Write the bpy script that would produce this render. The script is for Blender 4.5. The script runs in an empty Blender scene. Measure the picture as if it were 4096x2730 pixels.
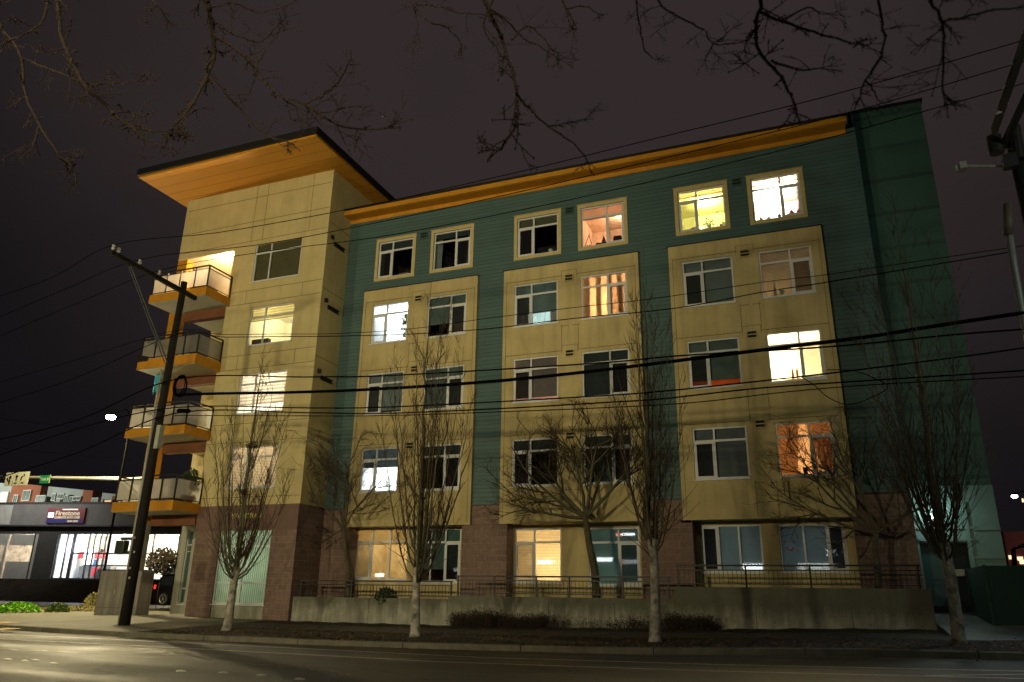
import bpy, bmesh, math, random
from mathutils import Vector, Matrix
random.seed(7)
C = bpy.context.scene.collection
sc = bpy.context.scene
PI = math.pi
# ---------------------------------------------------------------- camera model (photo: 2353 px wide view)
FPX = 3036.16; PITCH, YAW, ROLL = [math.radians(a) for a in (18.6072, 21.6957, 0.9019)]
DIST = 25.26; CAMZ = 1.6
_f = Vector((-math.sin(YAW)*math.cos(PITCH), math.cos(YAW)*math.cos(PITCH), math.sin(PITCH)))
_r = Vector((math.cos(YAW), math.sin(YAW), 0)); _u = _r.cross(_f)
CR = _r*math.cos(ROLL)+_u*math.sin(ROLL); CU = -_r*math.sin(ROLL)+_u*math.cos(ROLL)
CAM = Vector((0, -DIST, CAMZ))
def ray(px, py):
    u, v = px*4096/2353, py*4096/2353
    return _f + CR*((u-2048)/FPX) - CU*((v-1365)/FPX)
def at(px, py, Yr):                       # point seen at a photo position, Yr metres in front of the camera
    d = ray(px, py); return CAM + d*(Yr/d.y)
cam_d = bpy.data.cameras.new('camera'); cam = bpy.data.objects.new('camera', cam_d); C.objects.link(cam)
cam_d.sensor_width = 36; cam_d.lens = 36*FPX/4096; cam_d.clip_end = 2000; cam_d.clip_start = .05
M = Matrix((CR, CU, -_f)).transposed().to_4x4(); M.translation = CAM; cam.matrix_world = M
cam_d.dof.use_dof = True; cam_d.dof.focus_distance = 27; cam_d.dof.aperture_fstop = 1.4
sc.camera = cam
def W(yr): return yr-DIST                  # distance in front of camera -> world y
# ---------------------------------------------------------------- materials
MATS = {}
def nodes(name):
    m = bpy.data.materials.new(name); m.use_nodes = True
    nt = m.node_tree; b = nt.nodes['Principled BSDF']; return m, nt, b
def N(nt, t, **kw):
    n = nt.nodes.new(t)
    for k, v in kw.items():
        if k in ('operation','blend_type','noise_dimensions','wave_type','bands_direction','data_type','feature','distance'): setattr(n, k, v)
        else: n.inputs[k].default_value = v
    return n
def mat(name, col, rough=.7, var=.25, scale=3., bump=.0, bscale=40., metal=0., spec=.4, streak=0., dirt=None, detail=6):
    if name in MATS: return MATS[name]
    m, nt, b = nodes(name); L = nt.links.new
    b.inputs['Roughness'].default_value = rough; b.inputs['Metallic'].default_value = metal
    b.inputs['Specular IOR Level'].default_value = spec
    tc = N(nt, 'ShaderNodeTexCoord')
    n1 = N(nt, 'ShaderNodeTexNoise', Scale=scale, Detail=detail, Roughness=.65); L(tc.outputs['Object'], n1.inputs['Vector'])
    rp = N(nt, 'ShaderNodeMapRange'); rp.inputs['From Min'].default_value=.3; rp.inputs['From Max'].default_value=.7
    rp.inputs['To Min'].default_value = 1-var; rp.inputs['To Max'].default_value = 1+var; L(n1.outputs['Fac'], rp.inputs['Value'])
    vm = N(nt, 'ShaderNodeVectorMath', operation='SCALE'); vm.inputs[0].default_value = col[:3]; L(rp.outputs[0], vm.inputs['Scale'])
    out = vm.outputs[0]
    if streak:
        mp = N(nt, 'ShaderNodeMapping'); mp.inputs['Scale'].default_value = (2.2, 2.2, .16); L(tc.outputs['Object'], mp.inputs[0])
        n2 = N(nt, 'ShaderNodeTexNoise', Scale=1.6, Detail=8., Roughness=.6); L(mp.outputs[0], n2.inputs['Vector'])
        r2 = N(nt, 'ShaderNodeMapRange'); r2.inputs['From Min'].default_value=.42; r2.inputs['From Max'].default_value=.72; L(n2.outputs['Fac'], r2.inputs['Value'])
        r3 = N(nt, 'ShaderNodeMath', operation='MULTIPLY'); r3.inputs[1].default_value = streak; L(r2.outputs[0], r3.inputs[0])
        mx = N(nt, 'ShaderNodeMix', data_type='RGBA'); L(r3.outputs[0], mx.inputs['Factor']); L(out, mx.inputs['A'])
        mx.inputs['B'].default_value = (*(dirt or [c*.35 for c in col[:3]]), 1); out = mx.outputs['Result']
    L(out, b.inputs['Base Color'])
    if bump:
        n3 = N(nt, 'ShaderNodeTexNoise', Scale=bscale, Detail=4.); L(tc.outputs['Object'], n3.inputs['Vector'])
        bp = N(nt, 'ShaderNodeBump', Strength=bump, Distance=.02); L(n3.outputs['Fac'], bp.inputs['Height']); L(bp.outputs[0], b.inputs['Normal'])
    MATS[name] = m; return m
def emit(name, col, s):
    if name in MATS: return MATS[name]
    m, nt, b = nodes(name); b.inputs['Base Color'].default_value = (*col, 1); b.inputs['Emission Color'].default_value = (*col, 1)
    b.inputs['Emission Strength'].default_value = s; MATS[name] = m; return m
def siding(name, col, pitch, strength=.9, var=.2, axis='Z', line=.45):
    m, nt, b = nodes(name); L = nt.links.new; b.inputs['Roughness'].default_value = .65
    tc = N(nt, 'ShaderNodeTexCoord'); sp = N(nt, 'ShaderNodeSeparateXYZ'); L(tc.outputs['Object'], sp.inputs[0])
    dv = N(nt, 'ShaderNodeMath', operation='DIVIDE'); L(sp.outputs[axis], dv.inputs[0]); dv.inputs[1].default_value = pitch
    fr = N(nt, 'ShaderNodeMath', operation='FRACT'); L(dv.outputs[0], fr.inputs[0])
    fl = N(nt, 'ShaderNodeMath', operation='FLOOR'); L(dv.outputs[0], fl.inputs[0])
    inv = N(nt, 'ShaderNodeMath', operation='SUBTRACT'); inv.inputs[0].default_value = 1; L(fr.outputs[0], inv.inputs[1])
    bp = N(nt, 'ShaderNodeBump', Strength=strength, Distance=.03); L(inv.outputs[0], bp.inputs['Height']); L(bp.outputs[0], b.inputs['Normal'])
    wn = N(nt, 'ShaderNodeTexWhiteNoise', noise_dimensions='1D'); L(fl.outputs[0], wn.inputs['W'])
    n1 = N(nt, 'ShaderNodeTexNoise', Scale=.8, Detail=7., Roughness=.65); L(tc.outputs['Object'], n1.inputs['Vector'])
    ad = N(nt, 'ShaderNodeMath', operation='ADD'); L(wn.outputs['Value'], ad.inputs[0])
    m4 = N(nt, 'ShaderNodeMath', operation='MULTIPLY'); L(n1.outputs['Fac'], m4.inputs[0]); m4.inputs[1].default_value = 4.; L(m4.outputs[0], ad.inputs[1])
    rp = N(nt, 'ShaderNodeMapRange'); rp.inputs['From Max'].default_value = 4.; rp.inputs['From Min'].default_value=.8
    rp.inputs['To Min'].default_value = 1-var; rp.inputs['To Max'].default_value = 1+var; L(ad.outputs[0], rp.inputs['Value'])
    gt = N(nt, 'ShaderNodeMath', operation='LESS_THAN'); L(fr.outputs[0], gt.inputs[0]); gt.inputs[1].default_value = .1
    sb = N(nt, 'ShaderNodeMath', operation='MULTIPLY'); L(gt.outputs[0], sb.inputs[0]); sb.inputs[1].default_value = line
    s2 = N(nt, 'ShaderNodeMath', operation='SUBTRACT'); L(rp.outputs[0], s2.inputs[0]); L(sb.outputs[0], s2.inputs[1])
    vm = N(nt, 'ShaderNodeVectorMath', operation='SCALE'); vm.inputs[0].default_value = col; L(s2.outputs[0], vm.inputs['Scale'])
    L(vm.outputs[0], b.inputs['Base Color']); MATS[name] = m; return m
def brick(name, c1, c2, cm, bw, bh, mort=.012):
    m, nt, b = nodes(name); L = nt.links.new; b.inputs['Roughness'].default_value = .85
    tc = N(nt, 'ShaderNodeTexCoord'); sp = N(nt, 'ShaderNodeSeparateXYZ'); L(tc.outputs['Object'], sp.inputs[0])
    ad = N(nt, 'ShaderNodeMath', operation='ADD'); L(sp.outputs['X'], ad.inputs[0]); L(sp.outputs['Y'], ad.inputs[1])
    cb = N(nt, 'ShaderNodeCombineXYZ'); L(ad.outputs[0], cb.inputs['X']); L(sp.outputs['Z'], cb.inputs['Y'])
    bt = N(nt, 'ShaderNodeTexBrick'); L(cb.outputs[0], bt.inputs['Vector'])
    for k, v in (('Scale', 1.), ('Mortar Size', mort), ('Brick Width', bw), ('Row Height', bh), ('Bias', 0.), ('Mortar Smooth', .3)): bt.inputs[k].default_value = v
    for k, v in (('Color1', c1), ('Color2', c2), ('Mortar', cm)): bt.inputs[k].default_value = (*v, 1)
    n1 = N(nt, 'ShaderNodeTexNoise', Scale=9., Detail=8., Roughness=.75); L(tc.outputs['Object'], n1.inputs['Vector'])
    mx = N(nt, 'ShaderNodeMix', data_type='RGBA', blend_type='MULTIPLY'); mx.inputs['Factor'].default_value = .7
    L(bt.outputs['Color'], mx.inputs['A'])
    rp = N(nt, 'ShaderNodeMapRange'); rp.inputs['From Min'].default_value=.3; rp.inputs['From Max'].default_value=.7; rp.inputs['To Min'].default_value = .5; rp.inputs['To Max'].default_value = 1.4; L(n1.outputs['Fac'], rp.inputs['Value'])
    L(rp.outputs[0], mx.inputs['B']); L(mx.outputs['Result'], b.inputs['Base Color'])
    bp = N(nt, 'ShaderNodeBump', Strength=.6, Distance=.02); L(n1.outputs['Fac'], bp.inputs['Height'])
    b2 = N(nt, 'ShaderNodeBump', Strength=.7, Distance=.01); b2.invert = True; L(bt.outputs['Fac'], b2.inputs['Height']); L(bp.outputs[0], b2.inputs['Normal'])
    L(b2.outputs[0], b.inputs['Normal']); MATS[name] = m; return m
def glassm(name, tint=(.9,.95,.95), spec=.5, alpha=.85, rough=.02):
    m = bpy.data.materials.new(name); m.use_nodes = True; nt = m.node_tree; nt.nodes.clear(); L = nt.links.new
    o = N(nt, 'ShaderNodeOutputMaterial'); t = N(nt, 'ShaderNodeBsdfTransparent'); t.inputs[0].default_value = (*tint, 1)
    g = N(nt, 'ShaderNodeBsdfGlossy'); g.inputs['Roughness'].default_value = rough
    fr = N(nt, 'ShaderNodeFresnel', IOR=1.5); ad = N(nt, 'ShaderNodeMath', operation='ADD'); ad.inputs[1].default_value = 1-alpha-.1
    ad.use_clamp = True
    L(fr.outputs[0], ad.inputs[0]); mx = N(nt, 'ShaderNodeMixShader'); L(ad.outputs[0], mx.inputs[0]); L(t.outputs[0], mx.inputs[1]); L(g.outputs[0], mx.inputs[2]); L(mx.outputs[0], o.inputs[0])
    MATS[name] = m; return m
def cloth(name, col, trans=.5, line=0, pitch=.03, alpha=1.0):
    """thin blind or curtain: diffuse + translucent, with slats (line) in its own colour"""
    if name in MATS: return MATS[name]
    m = bpy.data.materials.new(name); m.use_nodes = True; nt = m.node_tree; nt.nodes.clear(); L = nt.links.new
    o = N(nt, 'ShaderNodeOutputMaterial'); d = N(nt, 'ShaderNodeBsdfDiffuse'); t = N(nt, 'ShaderNodeBsdfTranslucent')
    tc = N(nt, 'ShaderNodeTexCoord'); sp = N(nt, 'ShaderNodeSeparateXYZ'); L(tc.outputs['Object'], sp.inputs[0])
    ml = N(nt, 'ShaderNodeMath', operation='MULTIPLY'); L(sp.outputs['Z' if line != 2 else 'X'], ml.inputs[0]); ml.inputs[1].default_value = 2*PI/pitch
    sn = N(nt, 'ShaderNodeMath', operation='SINE'); L(ml.outputs[0], sn.inputs[0])
    n1 = N(nt, 'ShaderNodeTexNoise', Scale=2., Detail=4.); L(tc.outputs['Object'], n1.inputs['Vector'])
    a = N(nt, 'ShaderNodeMapRange'); a.inputs['From Min'].default_value = -1; a.inputs['To Min'].default_value = 1-(.45 if line else .0); a.inputs['To Max'].default_value = 1.15; L(sn.outputs[0], a.inputs['Value'])
    b = N(nt, 'ShaderNodeMath', operation='MULTIPLY'); L(a.outputs[0], b.inputs[0]); 
    c = N(nt, 'ShaderNodeMapRange'); c.inputs['To Min'].default_value = .7; c.inputs['To Max'].default_value = 1.3; L(n1.outputs['Fac'], c.inputs['Value']); L(c.outputs[0], b.inputs[1])
    vm = N(nt, 'ShaderNodeVectorMath', operation='SCALE'); vm.inputs[0].default_value = col; L(b.outputs[0], vm.inputs['Scale'])
    L(vm.outputs[0], d.inputs[0]); L(vm.outputs[0], t.inputs[0])
    mx = N(nt, 'ShaderNodeMixShader'); mx.inputs[0].default_value = trans; L(d.outputs[0], mx.inputs[1]); L(t.outputs[0], mx.inputs[2])
    if alpha < 1:
        tr = N(nt, 'ShaderNodeBsdfTransparent'); m2 = N(nt, 'ShaderNodeMixShader'); m2.inputs[0].default_value = alpha
        L(tr.outputs[0], m2.inputs[1]); L(mx.outputs[0], m2.inputs[2]); L(m2.outputs[0], o.inputs[0])
    else: L(mx.outputs[0], o.inputs[0])
    MATS[name] = m; return m
# ---------------------------------------------------------------- mesh helpers
class MB:
    def __init__(s): s.v = []; s.f = []
    def quad(s, a, b, c, d):
        n = len(s.v); s.v += [tuple(a), tuple(b), tuple(c), tuple(d)]; s.f.append((n, n+1, n+2, n+3)); return s
    def poly(s, pts):
        n = len(s.v); s.v += [tuple(p) for p in pts]; s.f.append(tuple(range(n, n+len(pts)))); return s
    def box(s, x0, x1, y0, y1, z0, z1):
        n = len(s.v)
        s.v += [(x,y,z) for z in (z0,z1) for x,y in ((x0,y0),(x1,y0),(x1,y1),(x0,y1))]
        s.f += [(n,n+3,n+2,n+1),(n+4,n+5,n+6,n+7),(n,n+1,n+5,n+4),(n+1,n+2,n+6,n+5),(n+2,n+3,n+7,n+6),(n+3,n,n+4,n+7)]; return s
    def bar(s, a, b, w, h=None):
        """square bar from a to b"""
        a, b = Vector(a), Vector(b); d = (b-a).normalized(); h = h or w
        up = Vector((0,0,1)) if abs(d.z) < .9 else Vector((0,1,0)); r = d.cross(up).normalized(); u = r.cross(d)
        n = len(s.v)
        for p in (a, b):
            for i, j in ((-1,-1),(1,-1),(1,1),(-1,1)): s.v.append(tuple(p + r*(i*w/2) + u*(j*h/2)))
        s.f += [(n,n+1,n+2,n+3),(n+7,n+6,n+5,n+4)] + [(n+i, n+4+i, n+4+(i+1)%4, n+(i+1)%4) for i in range(4)]; return s
    def tube(s, pts, rad, k=6, cap=True):
        pts = [Vector(p) for p in pts]; n0 = len(s.v)
        if not hasattr(rad, '__len__'): rad = [rad]*len(pts)
        ref = Vector((.3,.9,.1)).normalized()
        for i, p in enumerate(pts):
            d = (pts[min(i+1, len(pts)-1)] - pts[max(i-1, 0)])
            d = d.normalized() if d.length > 1e-9 else Vector((0,0,1))
            r = d.cross(ref)
            if r.length < .1: r = d.cross(Vector((1,0,0)))
            r.normalize(); u = r.cross(d)
            for j in range(k):
                t = 2*PI*j/k; s.v.append(tuple(p + (r*math.cos(t) + u*math.sin(t))*rad[i]))
        for i in range(len(pts)-1):
            for j in range(k):
                a = n0+i*k+j; b = n0+i*k+(j+1)%k; s.f.append((a, b, b+k, a+k))
        if cap:
            s.f.append(tuple(n0+j for j in range(k))[::-1]); s.f.append(tuple(n0+(len(pts)-1)*k+j for j in range(k)))
        return s
    def ball(s, c, r, k=8, sz=1.):
        pts = []; c = Vector(c); n0 = len(s.v); R = max(4, k//2)
        for i in range(R+1):
            th = PI*i/R
            for j in range(k):
                ph = 2*PI*j/k; s.v.append((c.x + r*math.sin(th)*math.cos(ph), c.y + r*math.sin(th)*math.sin(ph), c.z + r*sz*math.cos(th)))
        for i in range(R):
            for j in range(k):
                a = n0+i*k+j; b = n0+i*k+(j+1)%k; s.f.append((a, a+k, b+k, b))
        return s
    def wall(s, x0, x1, z0, z1, y, holes, dep=.12):
        xs = sorted({x0, x1, *[v for h in holes for v in h[:2] if x0 < v < x1]}); zs = sorted({z0, z1, *[v for h in holes for v in h[2:] if z0 < v < z1]})
        for i in range(len(xs)-1):
            for j in range(len(zs)-1):
                cx, cz = (xs[i]+xs[i+1])/2, (zs[j]+zs[j+1])/2
                if any(h[0] < cx < h[1] and h[2] < cz < h[3] for h in holes): continue
                s.quad((xs[i],y,zs[j]),(xs[i+1],y,zs[j]),(xs[i+1],y,zs[j+1]),(xs[i],y,zs[j+1]))
        for a, b, c, d in holes:
            a, b, c, d = max(a,x0), min(b,x1), max(c,z0), min(d,z1)
            if b <= a or d <= c: continue
            s.quad((a,y,c),(a,y+dep,c),(b,y+dep,c),(b,y,c)); s.quad((a,y,d),(b,y,d),(b,y+dep,d),(a,y+dep,d))
            s.quad((a,y,c),(a,y,d),(a,y+dep,d),(a,y+dep,c)); s.quad((b,y,c),(b,y+dep,c),(b,y+dep,d),(b,y,d))
        return s
    def build(s, name, m, parent=None, smooth=False, loc=None, bevel=0):
        me = bpy.data.meshes.new(name); me.from_pydata(s.v, [], s.f); me.update()
        if m: me.materials.append(m)
        if smooth: me.polygons.foreach_set('use_smooth', [True]*len(me.polygons))
        o = bpy.data.objects.new(name, me); C.objects.link(o)
        if loc: 
            me.transform(Matrix.Translation(-Vector(loc))); o.location = loc
        if bevel:
            md = o.modifiers.new('bevel', 'BEVEL'); md.width = bevel; md.segments = 2; md.limit_method = 'ANGLE'
        if parent:
            o.parent = parent
            if parent.type == 'EMPTY' and not loc:
                o.matrix_parent_inverse = Matrix.Translation(-parent.location)
        return o
def tag(o, label=None, cat=None, group=None, kind=None):
    for k, v in (('label', label), ('category', cat), ('group', group), ('kind', kind)):
        if v: o[k] = v
    return o
def empty(name, loc, label, cat, group=None):
    o = bpy.data.objects.new(name, None); C.objects.link(o); o.location = loc; o.empty_display_size = .2
    return tag(o, label, cat, group)
def struct(o): o['kind'] = 'structure'; return o
def point(name, loc, col, w, size=.1, parent=None):
    d = bpy.data.lights.new(name, 'POINT'); d.energy = w; d.color = col; d.shadow_soft_size = size
    o = bpy.data.objects.new(name, d); C.objects.link(o); o.location = loc; return o
def spot(name, loc, to, col, w, ang=120, blend=.6, size=.15):
    d = bpy.data.lights.new(name, 'SPOT'); d.energy = w; d.color = col; d.shadow_soft_size = size; d.spot_size = math.radians(ang); d.spot_blend = blend
    o = bpy.data.objects.new(name, d); C.objects.link(o); o.location = loc
    o.rotation_euler = (Vector(to)-Vector(loc)).to_track_quat('-Z', 'Y').to_euler(); return o
def text(name, s, size, loc, rx, rz, m, parent, ext=.01, shear=0, sx=1, bold=.0):
    cu = bpy.data.curves.new('t', 'FONT'); cu.body = s; cu.size = size; cu.extrude = ext; cu.align_x = 'CENTER'; cu.align_y = 'CENTER'; cu.shear = shear; cu.offset = bold
    t = bpy.data.objects.new('t', cu); C.objects.link(t)
    dg = bpy.context.evaluated_depsgraph_get(); me = bpy.data.meshes.new_from_object(t.evaluated_get(dg)); bpy.data.objects.remove(t); bpy.data.curves.remove(cu)
    me.materials.clear(); me.materials.append(m)
    me.transform(Matrix.Translation(loc) @ Matrix.Rotation(rz, 4, 'Z') @ Matrix.Rotation(rx, 4, 'X') @ Matrix.Diagonal((sx,1,1,1)))
    o = bpy.data.objects.new(name, me); C.objects.link(o)
    if parent:
        o.parent = parent
        if parent.type == 'EMPTY': o.matrix_parent_inverse = Matrix.Translation(-parent.location)
    return o
def lerp(t, tab):
    if t <= tab[0][0]: return tab[0][1]
    for (a, va), (b, vb) in zip(tab, tab[1:]):
        if t <= b: return va + (vb-va)*(t-a)/(b-a)
    return tab[-1][1]
def smooth_pts(p, n=6):
    """Catmull-Rom through the points"""
    p = [Vector(q) for q in p]; q = [p[0]*2-p[1]] + p + [p[-1]*2-p[-2]]; out = []
    for i in range(1, len(q)-2):
        a, b, c, d = q[i-1:i+3]
        for k in range(n):
            t = k/n; out.append(.5*((2*b) + (c-a)*t + (2*a-5*b+4*c-d)*t*t + (3*b-a-3*c+d)*t**3))
    out.append(p[-1]); return out
# ---------------------------------------------------------------- palette
stucco = mat('stucco_yellow', (.53,.45,.225), .85, .10, 1.1, .25, 60, streak=.22, dirt=(.26,.20,.085))
stucco2 = mat('stucco_bay', (.49,.405,.20), .85, .13, .9, .25, 60, streak=.34, dirt=(.22,.165,.075))
teal = siding('teal_siding', (.064,.122,.125), .155)
teal_panel = siding('teal_panels', (.038,.098,.082), 1.27, .9, .35, line=.3)  # deeper green than the siding; the end wall's shade is in this colour
orange = mat('orange_paint', (.52,.235,.012), .6, .12, 1.5, streak=.2)
soffit = siding('soffit_boards', (.50,.225,.012), .6, .25, .12, axis='Y', line=.3)
beam = mat('brown_beam', (.16,.06,.025), .7, .2, 3)
blackm = mat('black_metal', (.012,.012,.013), .5, .2, 10)
white = mat('white_vinyl', (.60,.62,.64), .45, .08, 5)
trimy = mat('yellow_trim', (.50,.41,.19), .7, .1, 4)
under = mat('slab_underside', (.42,.42,.35), .8, .12, 1.2)
jointm = mat('joint_shadow', (.16,.12,.05), .9, .2, 6)  # dark brown of the panel joints
brickm = brick('red_block', (.195,.128,.105), (.155,.10,.083), (.24,.18,.15), .42, .21)
conc = mat('concrete', (.31,.31,.265), .9, .35, 1.6, .3, 30, streak=.75, dirt=(.13,.13,.085))
def algae(m):       # dark algae stain creeping down from the top of the wall
    nt = m.node_tree; b = nt.nodes['Principled BSDF']; src = b.inputs['Base Color'].links[0].from_socket; L = nt.links.new
    tc = N(nt, 'ShaderNodeTexCoord'); sp = N(nt, 'ShaderNodeSeparateXYZ'); L(tc.outputs['Object'], sp.inputs[0])
    mp = N(nt, 'ShaderNodeMapping'); mp.inputs['Scale'].default_value = (1.3,1.3,.25); L(tc.outputs['Object'], mp.inputs[0])
    n1 = N(nt, 'ShaderNodeTexNoise', Scale=2.2, Detail=8., Roughness=.65); L(mp.outputs[0], n1.inputs['Vector'])
    ma = N(nt, 'ShaderNodeMath', operation='MULTIPLY_ADD'); L(n1.outputs['Fac'], ma.inputs[0]); ma.inputs[1].default_value = 1.3; L(sp.outputs['Z'], ma.inputs[2])
    mr = N(nt, 'ShaderNodeMapRange'); mr.inputs['From Min'].default_value = 1.62; mr.inputs['From Max'].default_value = 2.05; mr.inputs['To Max'].default_value = .8; L(ma.outputs[0], mr.inputs['Value'])
    mx = N(nt, 'ShaderNodeMix', data_type='RGBA'); L(mr.outputs[0], mx.inputs['Factor']); L(src, mx.inputs['A']); mx.inputs['B'].default_value = (.088,.088,.062,1); L(mx.outputs['Result'], b.inputs['Base Color'])
algae(conc)
conc2 = mat('concrete_pale', (.30,.30,.24), .9, .3, 2.2, .3, 30, streak=.4)
glass = glassm('window_glass')
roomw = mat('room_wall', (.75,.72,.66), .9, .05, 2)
roomd = mat('room_dark', (.05,.045,.04), .9, .3, 2)  # darkness of dim and unlit rooms put into the wall colour
# ---------------------------------------------------------------- sky
w = bpy.data.worlds.new('World'); sc.world = w; w.use_nodes = True; nt = w.node_tree; L = nt.links.new
bg = nt.nodes['Background']; tc = N(nt, 'ShaderNodeTexCoord')
dt = N(nt, 'ShaderNodeVectorMath', operation='DOT_PRODUCT'); L(tc.outputs['Generated'], dt.inputs[0]); dt.inputs[1].default_value = Vector((-.22, .72, .66)).normalized()
mr = N(nt, 'ShaderNodeMapRange'); mr.interpolation_type = 'SMOOTHSTEP'; mr.inputs['From Min'].default_value = .62; mr.inputs['From Max'].default_value = 1.0; L(dt.outputs['Value'], mr.inputs['Value'])
nz = N(nt, 'ShaderNodeTexNoise', Scale=2.2, Detail=5., Roughness=.55); L(tc.outputs['Generated'], nz.inputs['Vector'])
ad = N(nt, 'ShaderNodeMath', operation='MULTIPLY_ADD'); L(nz.outputs['Fac'], ad.inputs[0]); ad.inputs[1].default_value = .7; L(mr.outputs[0], ad.inputs[2])
s2 = N(nt, 'ShaderNodeMath', operation='SUBTRACT'); L(ad.outputs[0], s2.inputs[0]); s2.inputs[1].default_value = .35; s2.use_clamp = True
cr = N(nt, 'ShaderNodeValToRGB'); e = cr.color_ramp.elements
e[0].position = 0; e[0].color = (.0040,.0037,.0052,1); e[1].position = 1; e[1].color = (.031,.0228,.0232,1)
e2 = cr.color_ramp.elements.new(.5); e2.color = (.0155,.0122,.0130,1)
L(s2.outputs[0], cr.inputs['Fac'])
sky = N(nt, 'ShaderNodeTexSky'); sky.sky_type = 'NISHITA'; sky.sun_disc = False; sky.sun_elevation = math.radians(-8); sky.sun_rotation = math.radians(200)
mxs = N(nt, 'ShaderNodeMix', data_type='RGBA', blend_type='ADD'); mxs.inputs['Factor'].default_value = .0
mxs.inputs['Factor'].default_value = .1
L(cr.outputs[0], mxs.inputs['A']); L(sky.outputs[0], mxs.inputs['B']); L(mxs.outputs['Result'], bg.inputs['Color']); bg.inputs['Strength'].default_value = 1.0
# ---------------------------------------------------------------- ground
PT = [(-60,1.0),(-40,1.02),(-23.7,1.06),(-20.2,1.107),(-16.9,1.125),(-11.6,1.114),(-6.4,1.056),(-3.9,1.016),(.33,.878),(2.9,.85),(8,.75),(30,.5),(120,.4)]
QT = [(-60,1.12),(-30,1.17),(-13.4,1.19),(-6.9,1.206),(-1.9,1.139),(2.5,1.04),(8,.93),(30,.65),(120,.5)]
def side_z(x, Yr):
    r = .2 if x > -24 else max(.08, .2-.12*(-24-x)/4)
    return 1.6 - lerp(x, PT) + r*(min(Yr, 23.8)-17.6)/6.2
def road_z(x, Yr):
    if Yr <= 15.6: return 1.6 - lerp(x, QT)
    g = 1.6-lerp(x, PT)-.13
    if Yr <= 17.45: t = (Yr-15.6)/1.85; return (1.6-lerp(x, QT))*(1-t) + g*t
    return g + lerp(Yr, [(17.45,0),(26,.06),(32,.10),(40,.22),(60,.6)])
def sheet(name, m, xs, ys, fz, keep=None, subx=1):
    b = MB(); 
    for i in range(len(xs)-1):
        for j in range(len(ys)-1):
            if keep and not keep((xs[i]+xs[i+1])/2, (ys[j]+ys[j+1])/2): continue
            q = [(xs[i],ys[j]),(xs[i+1],ys[j]),(xs[i+1],ys[j+1]),(xs[i],ys[j+1])]
            b.quad(*[(x, W(y), fz(x, y)) for x, y in q])
    o = b.build(name, m); bmw = bmesh.new(); bmw.from_mesh(o.data); bmesh.ops.remove_doubles(bmw, verts=bmw.verts, dist=1e-4); bmw.to_mesh(o.data); bmw.free()
    return struct(o)
def fr(a, b, n): return [a+(b-a)*i/n for i in range(n+1)]
asph, nt, b = nodes('wet_asphalt'); L = nt.links.new; tc = N(nt, 'ShaderNodeTexCoord')
n1 = N(nt, 'ShaderNodeTexNoise', Scale=45., Detail=6., Roughness=.8); n2 = N(nt, 'ShaderNodeTexNoise', Scale=.5, Detail=9., Roughness=.62); mp = N(nt, 'ShaderNodeMapping'); mp.inputs['Scale'].default_value = (.35, 1.4, 1)
L(tc.outputs['Object'], n1.inputs['Vector']); L(tc.outputs['Object'], mp.inputs[0]); L(mp.outputs[0], n2.inputs['Vector'])
r1 = N(nt, 'ShaderNodeMapRange'); r1.inputs['From Min'].default_value=.38; r1.inputs['From Max'].default_value=.62; r1.inputs['To Min'].default_value=.016; r1.inputs['To Max'].default_value=.062; L(n2.outputs['Fac'], r1.inputs['Value'])
r4 = N(nt, 'ShaderNodeMapRange'); r4.inputs['From Min'].default_value=.3; r4.inputs['From Max'].default_value=.7; r4.inputs['To Min'].default_value=.3; r4.inputs['To Max'].default_value=1.8; L(n1.outputs['Fac'], r4.inputs['Value'])
vr = N(nt, 'ShaderNodeTexVoronoi', Scale=.28, feature='DISTANCE_TO_EDGE'); n3 = N(nt, 'ShaderNodeTexNoise', Scale=1.6, Detail=6.); L(tc.outputs['Object'], n3.inputs['Vector'])
vv = N(nt, 'ShaderNodeVectorMath', operation='MULTIPLY_ADD'); L(n3.outputs['Color'], vv.inputs[0]); vv.inputs[1].default_value = (1.6,1.6,0); L(tc.outputs['Object'], vv.inputs[2]); L(vv.outputs[0], vr.inputs['Vector'])
cr2 = N(nt, 'ShaderNodeMapRange'); cr2.inputs['From Max'].default_value=.016; cr2.inputs['To Min'].default_value=.3; L(vr.outputs['Distance'], cr2.inputs['Value'])
m5 = N(nt, 'ShaderNodeMath', operation='MULTIPLY'); L(r1.outputs[0], m5.inputs[0]); L(r4.outputs[0], m5.inputs[1])
m6 = N(nt, 'ShaderNodeMath', operation='MULTIPLY'); L(m5.outputs[0], m6.inputs[0]); L(cr2.outputs[0], m6.inputs[1])
vm = N(nt, 'ShaderNodeVectorMath', operation='SCALE'); vm.inputs[0].default_value = (.95,.80,.66); L(m6.outputs[0], vm.inputs['Scale']); L(vm.outputs[0], b.inputs['Base Color'])
n1.inputs['Scale'].default_value = 22.
r5 = N(nt, 'ShaderNodeMapRange'); r5.inputs['From Min'].default_value=.35; r5.inputs['From Max'].default_value=.65; r5.inputs['To Min'].default_value=.42; r5.inputs['To Max'].default_value=.75; L(n2.outputs['Fac'], r5.inputs['Value']); L(r5.outputs[0], b.inputs['Roughness'])
bp = N(nt, 'ShaderNodeBump', Strength=.8, Distance=.02); L(n1.outputs['Fac'], bp.inputs['Height']); L(bp.outputs[0], b.inputs['Normal'])
b.inputs['Specular IOR Level'].default_value = .5
XS = fr(-60, 30, 90); YS = fr(-6, 14, 20) + [14.8,15.6,16.2,16.8,17.45]
road = sheet('road', asph, [-160,-110,-80]+XS+[45,70,120], YS, road_z)
cross = sheet('cross_street', asph, [-160,-120,-90,-75]+fr(-60,-33,18), [17.45,19,21,23,25,27,29,31,33,35,37,39,42,46,52,60,80,120], road_z)
pave = mat('pavement_concrete', (.17,.16,.125), .75, .3, .9, .25, 60, streak=0)
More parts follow.
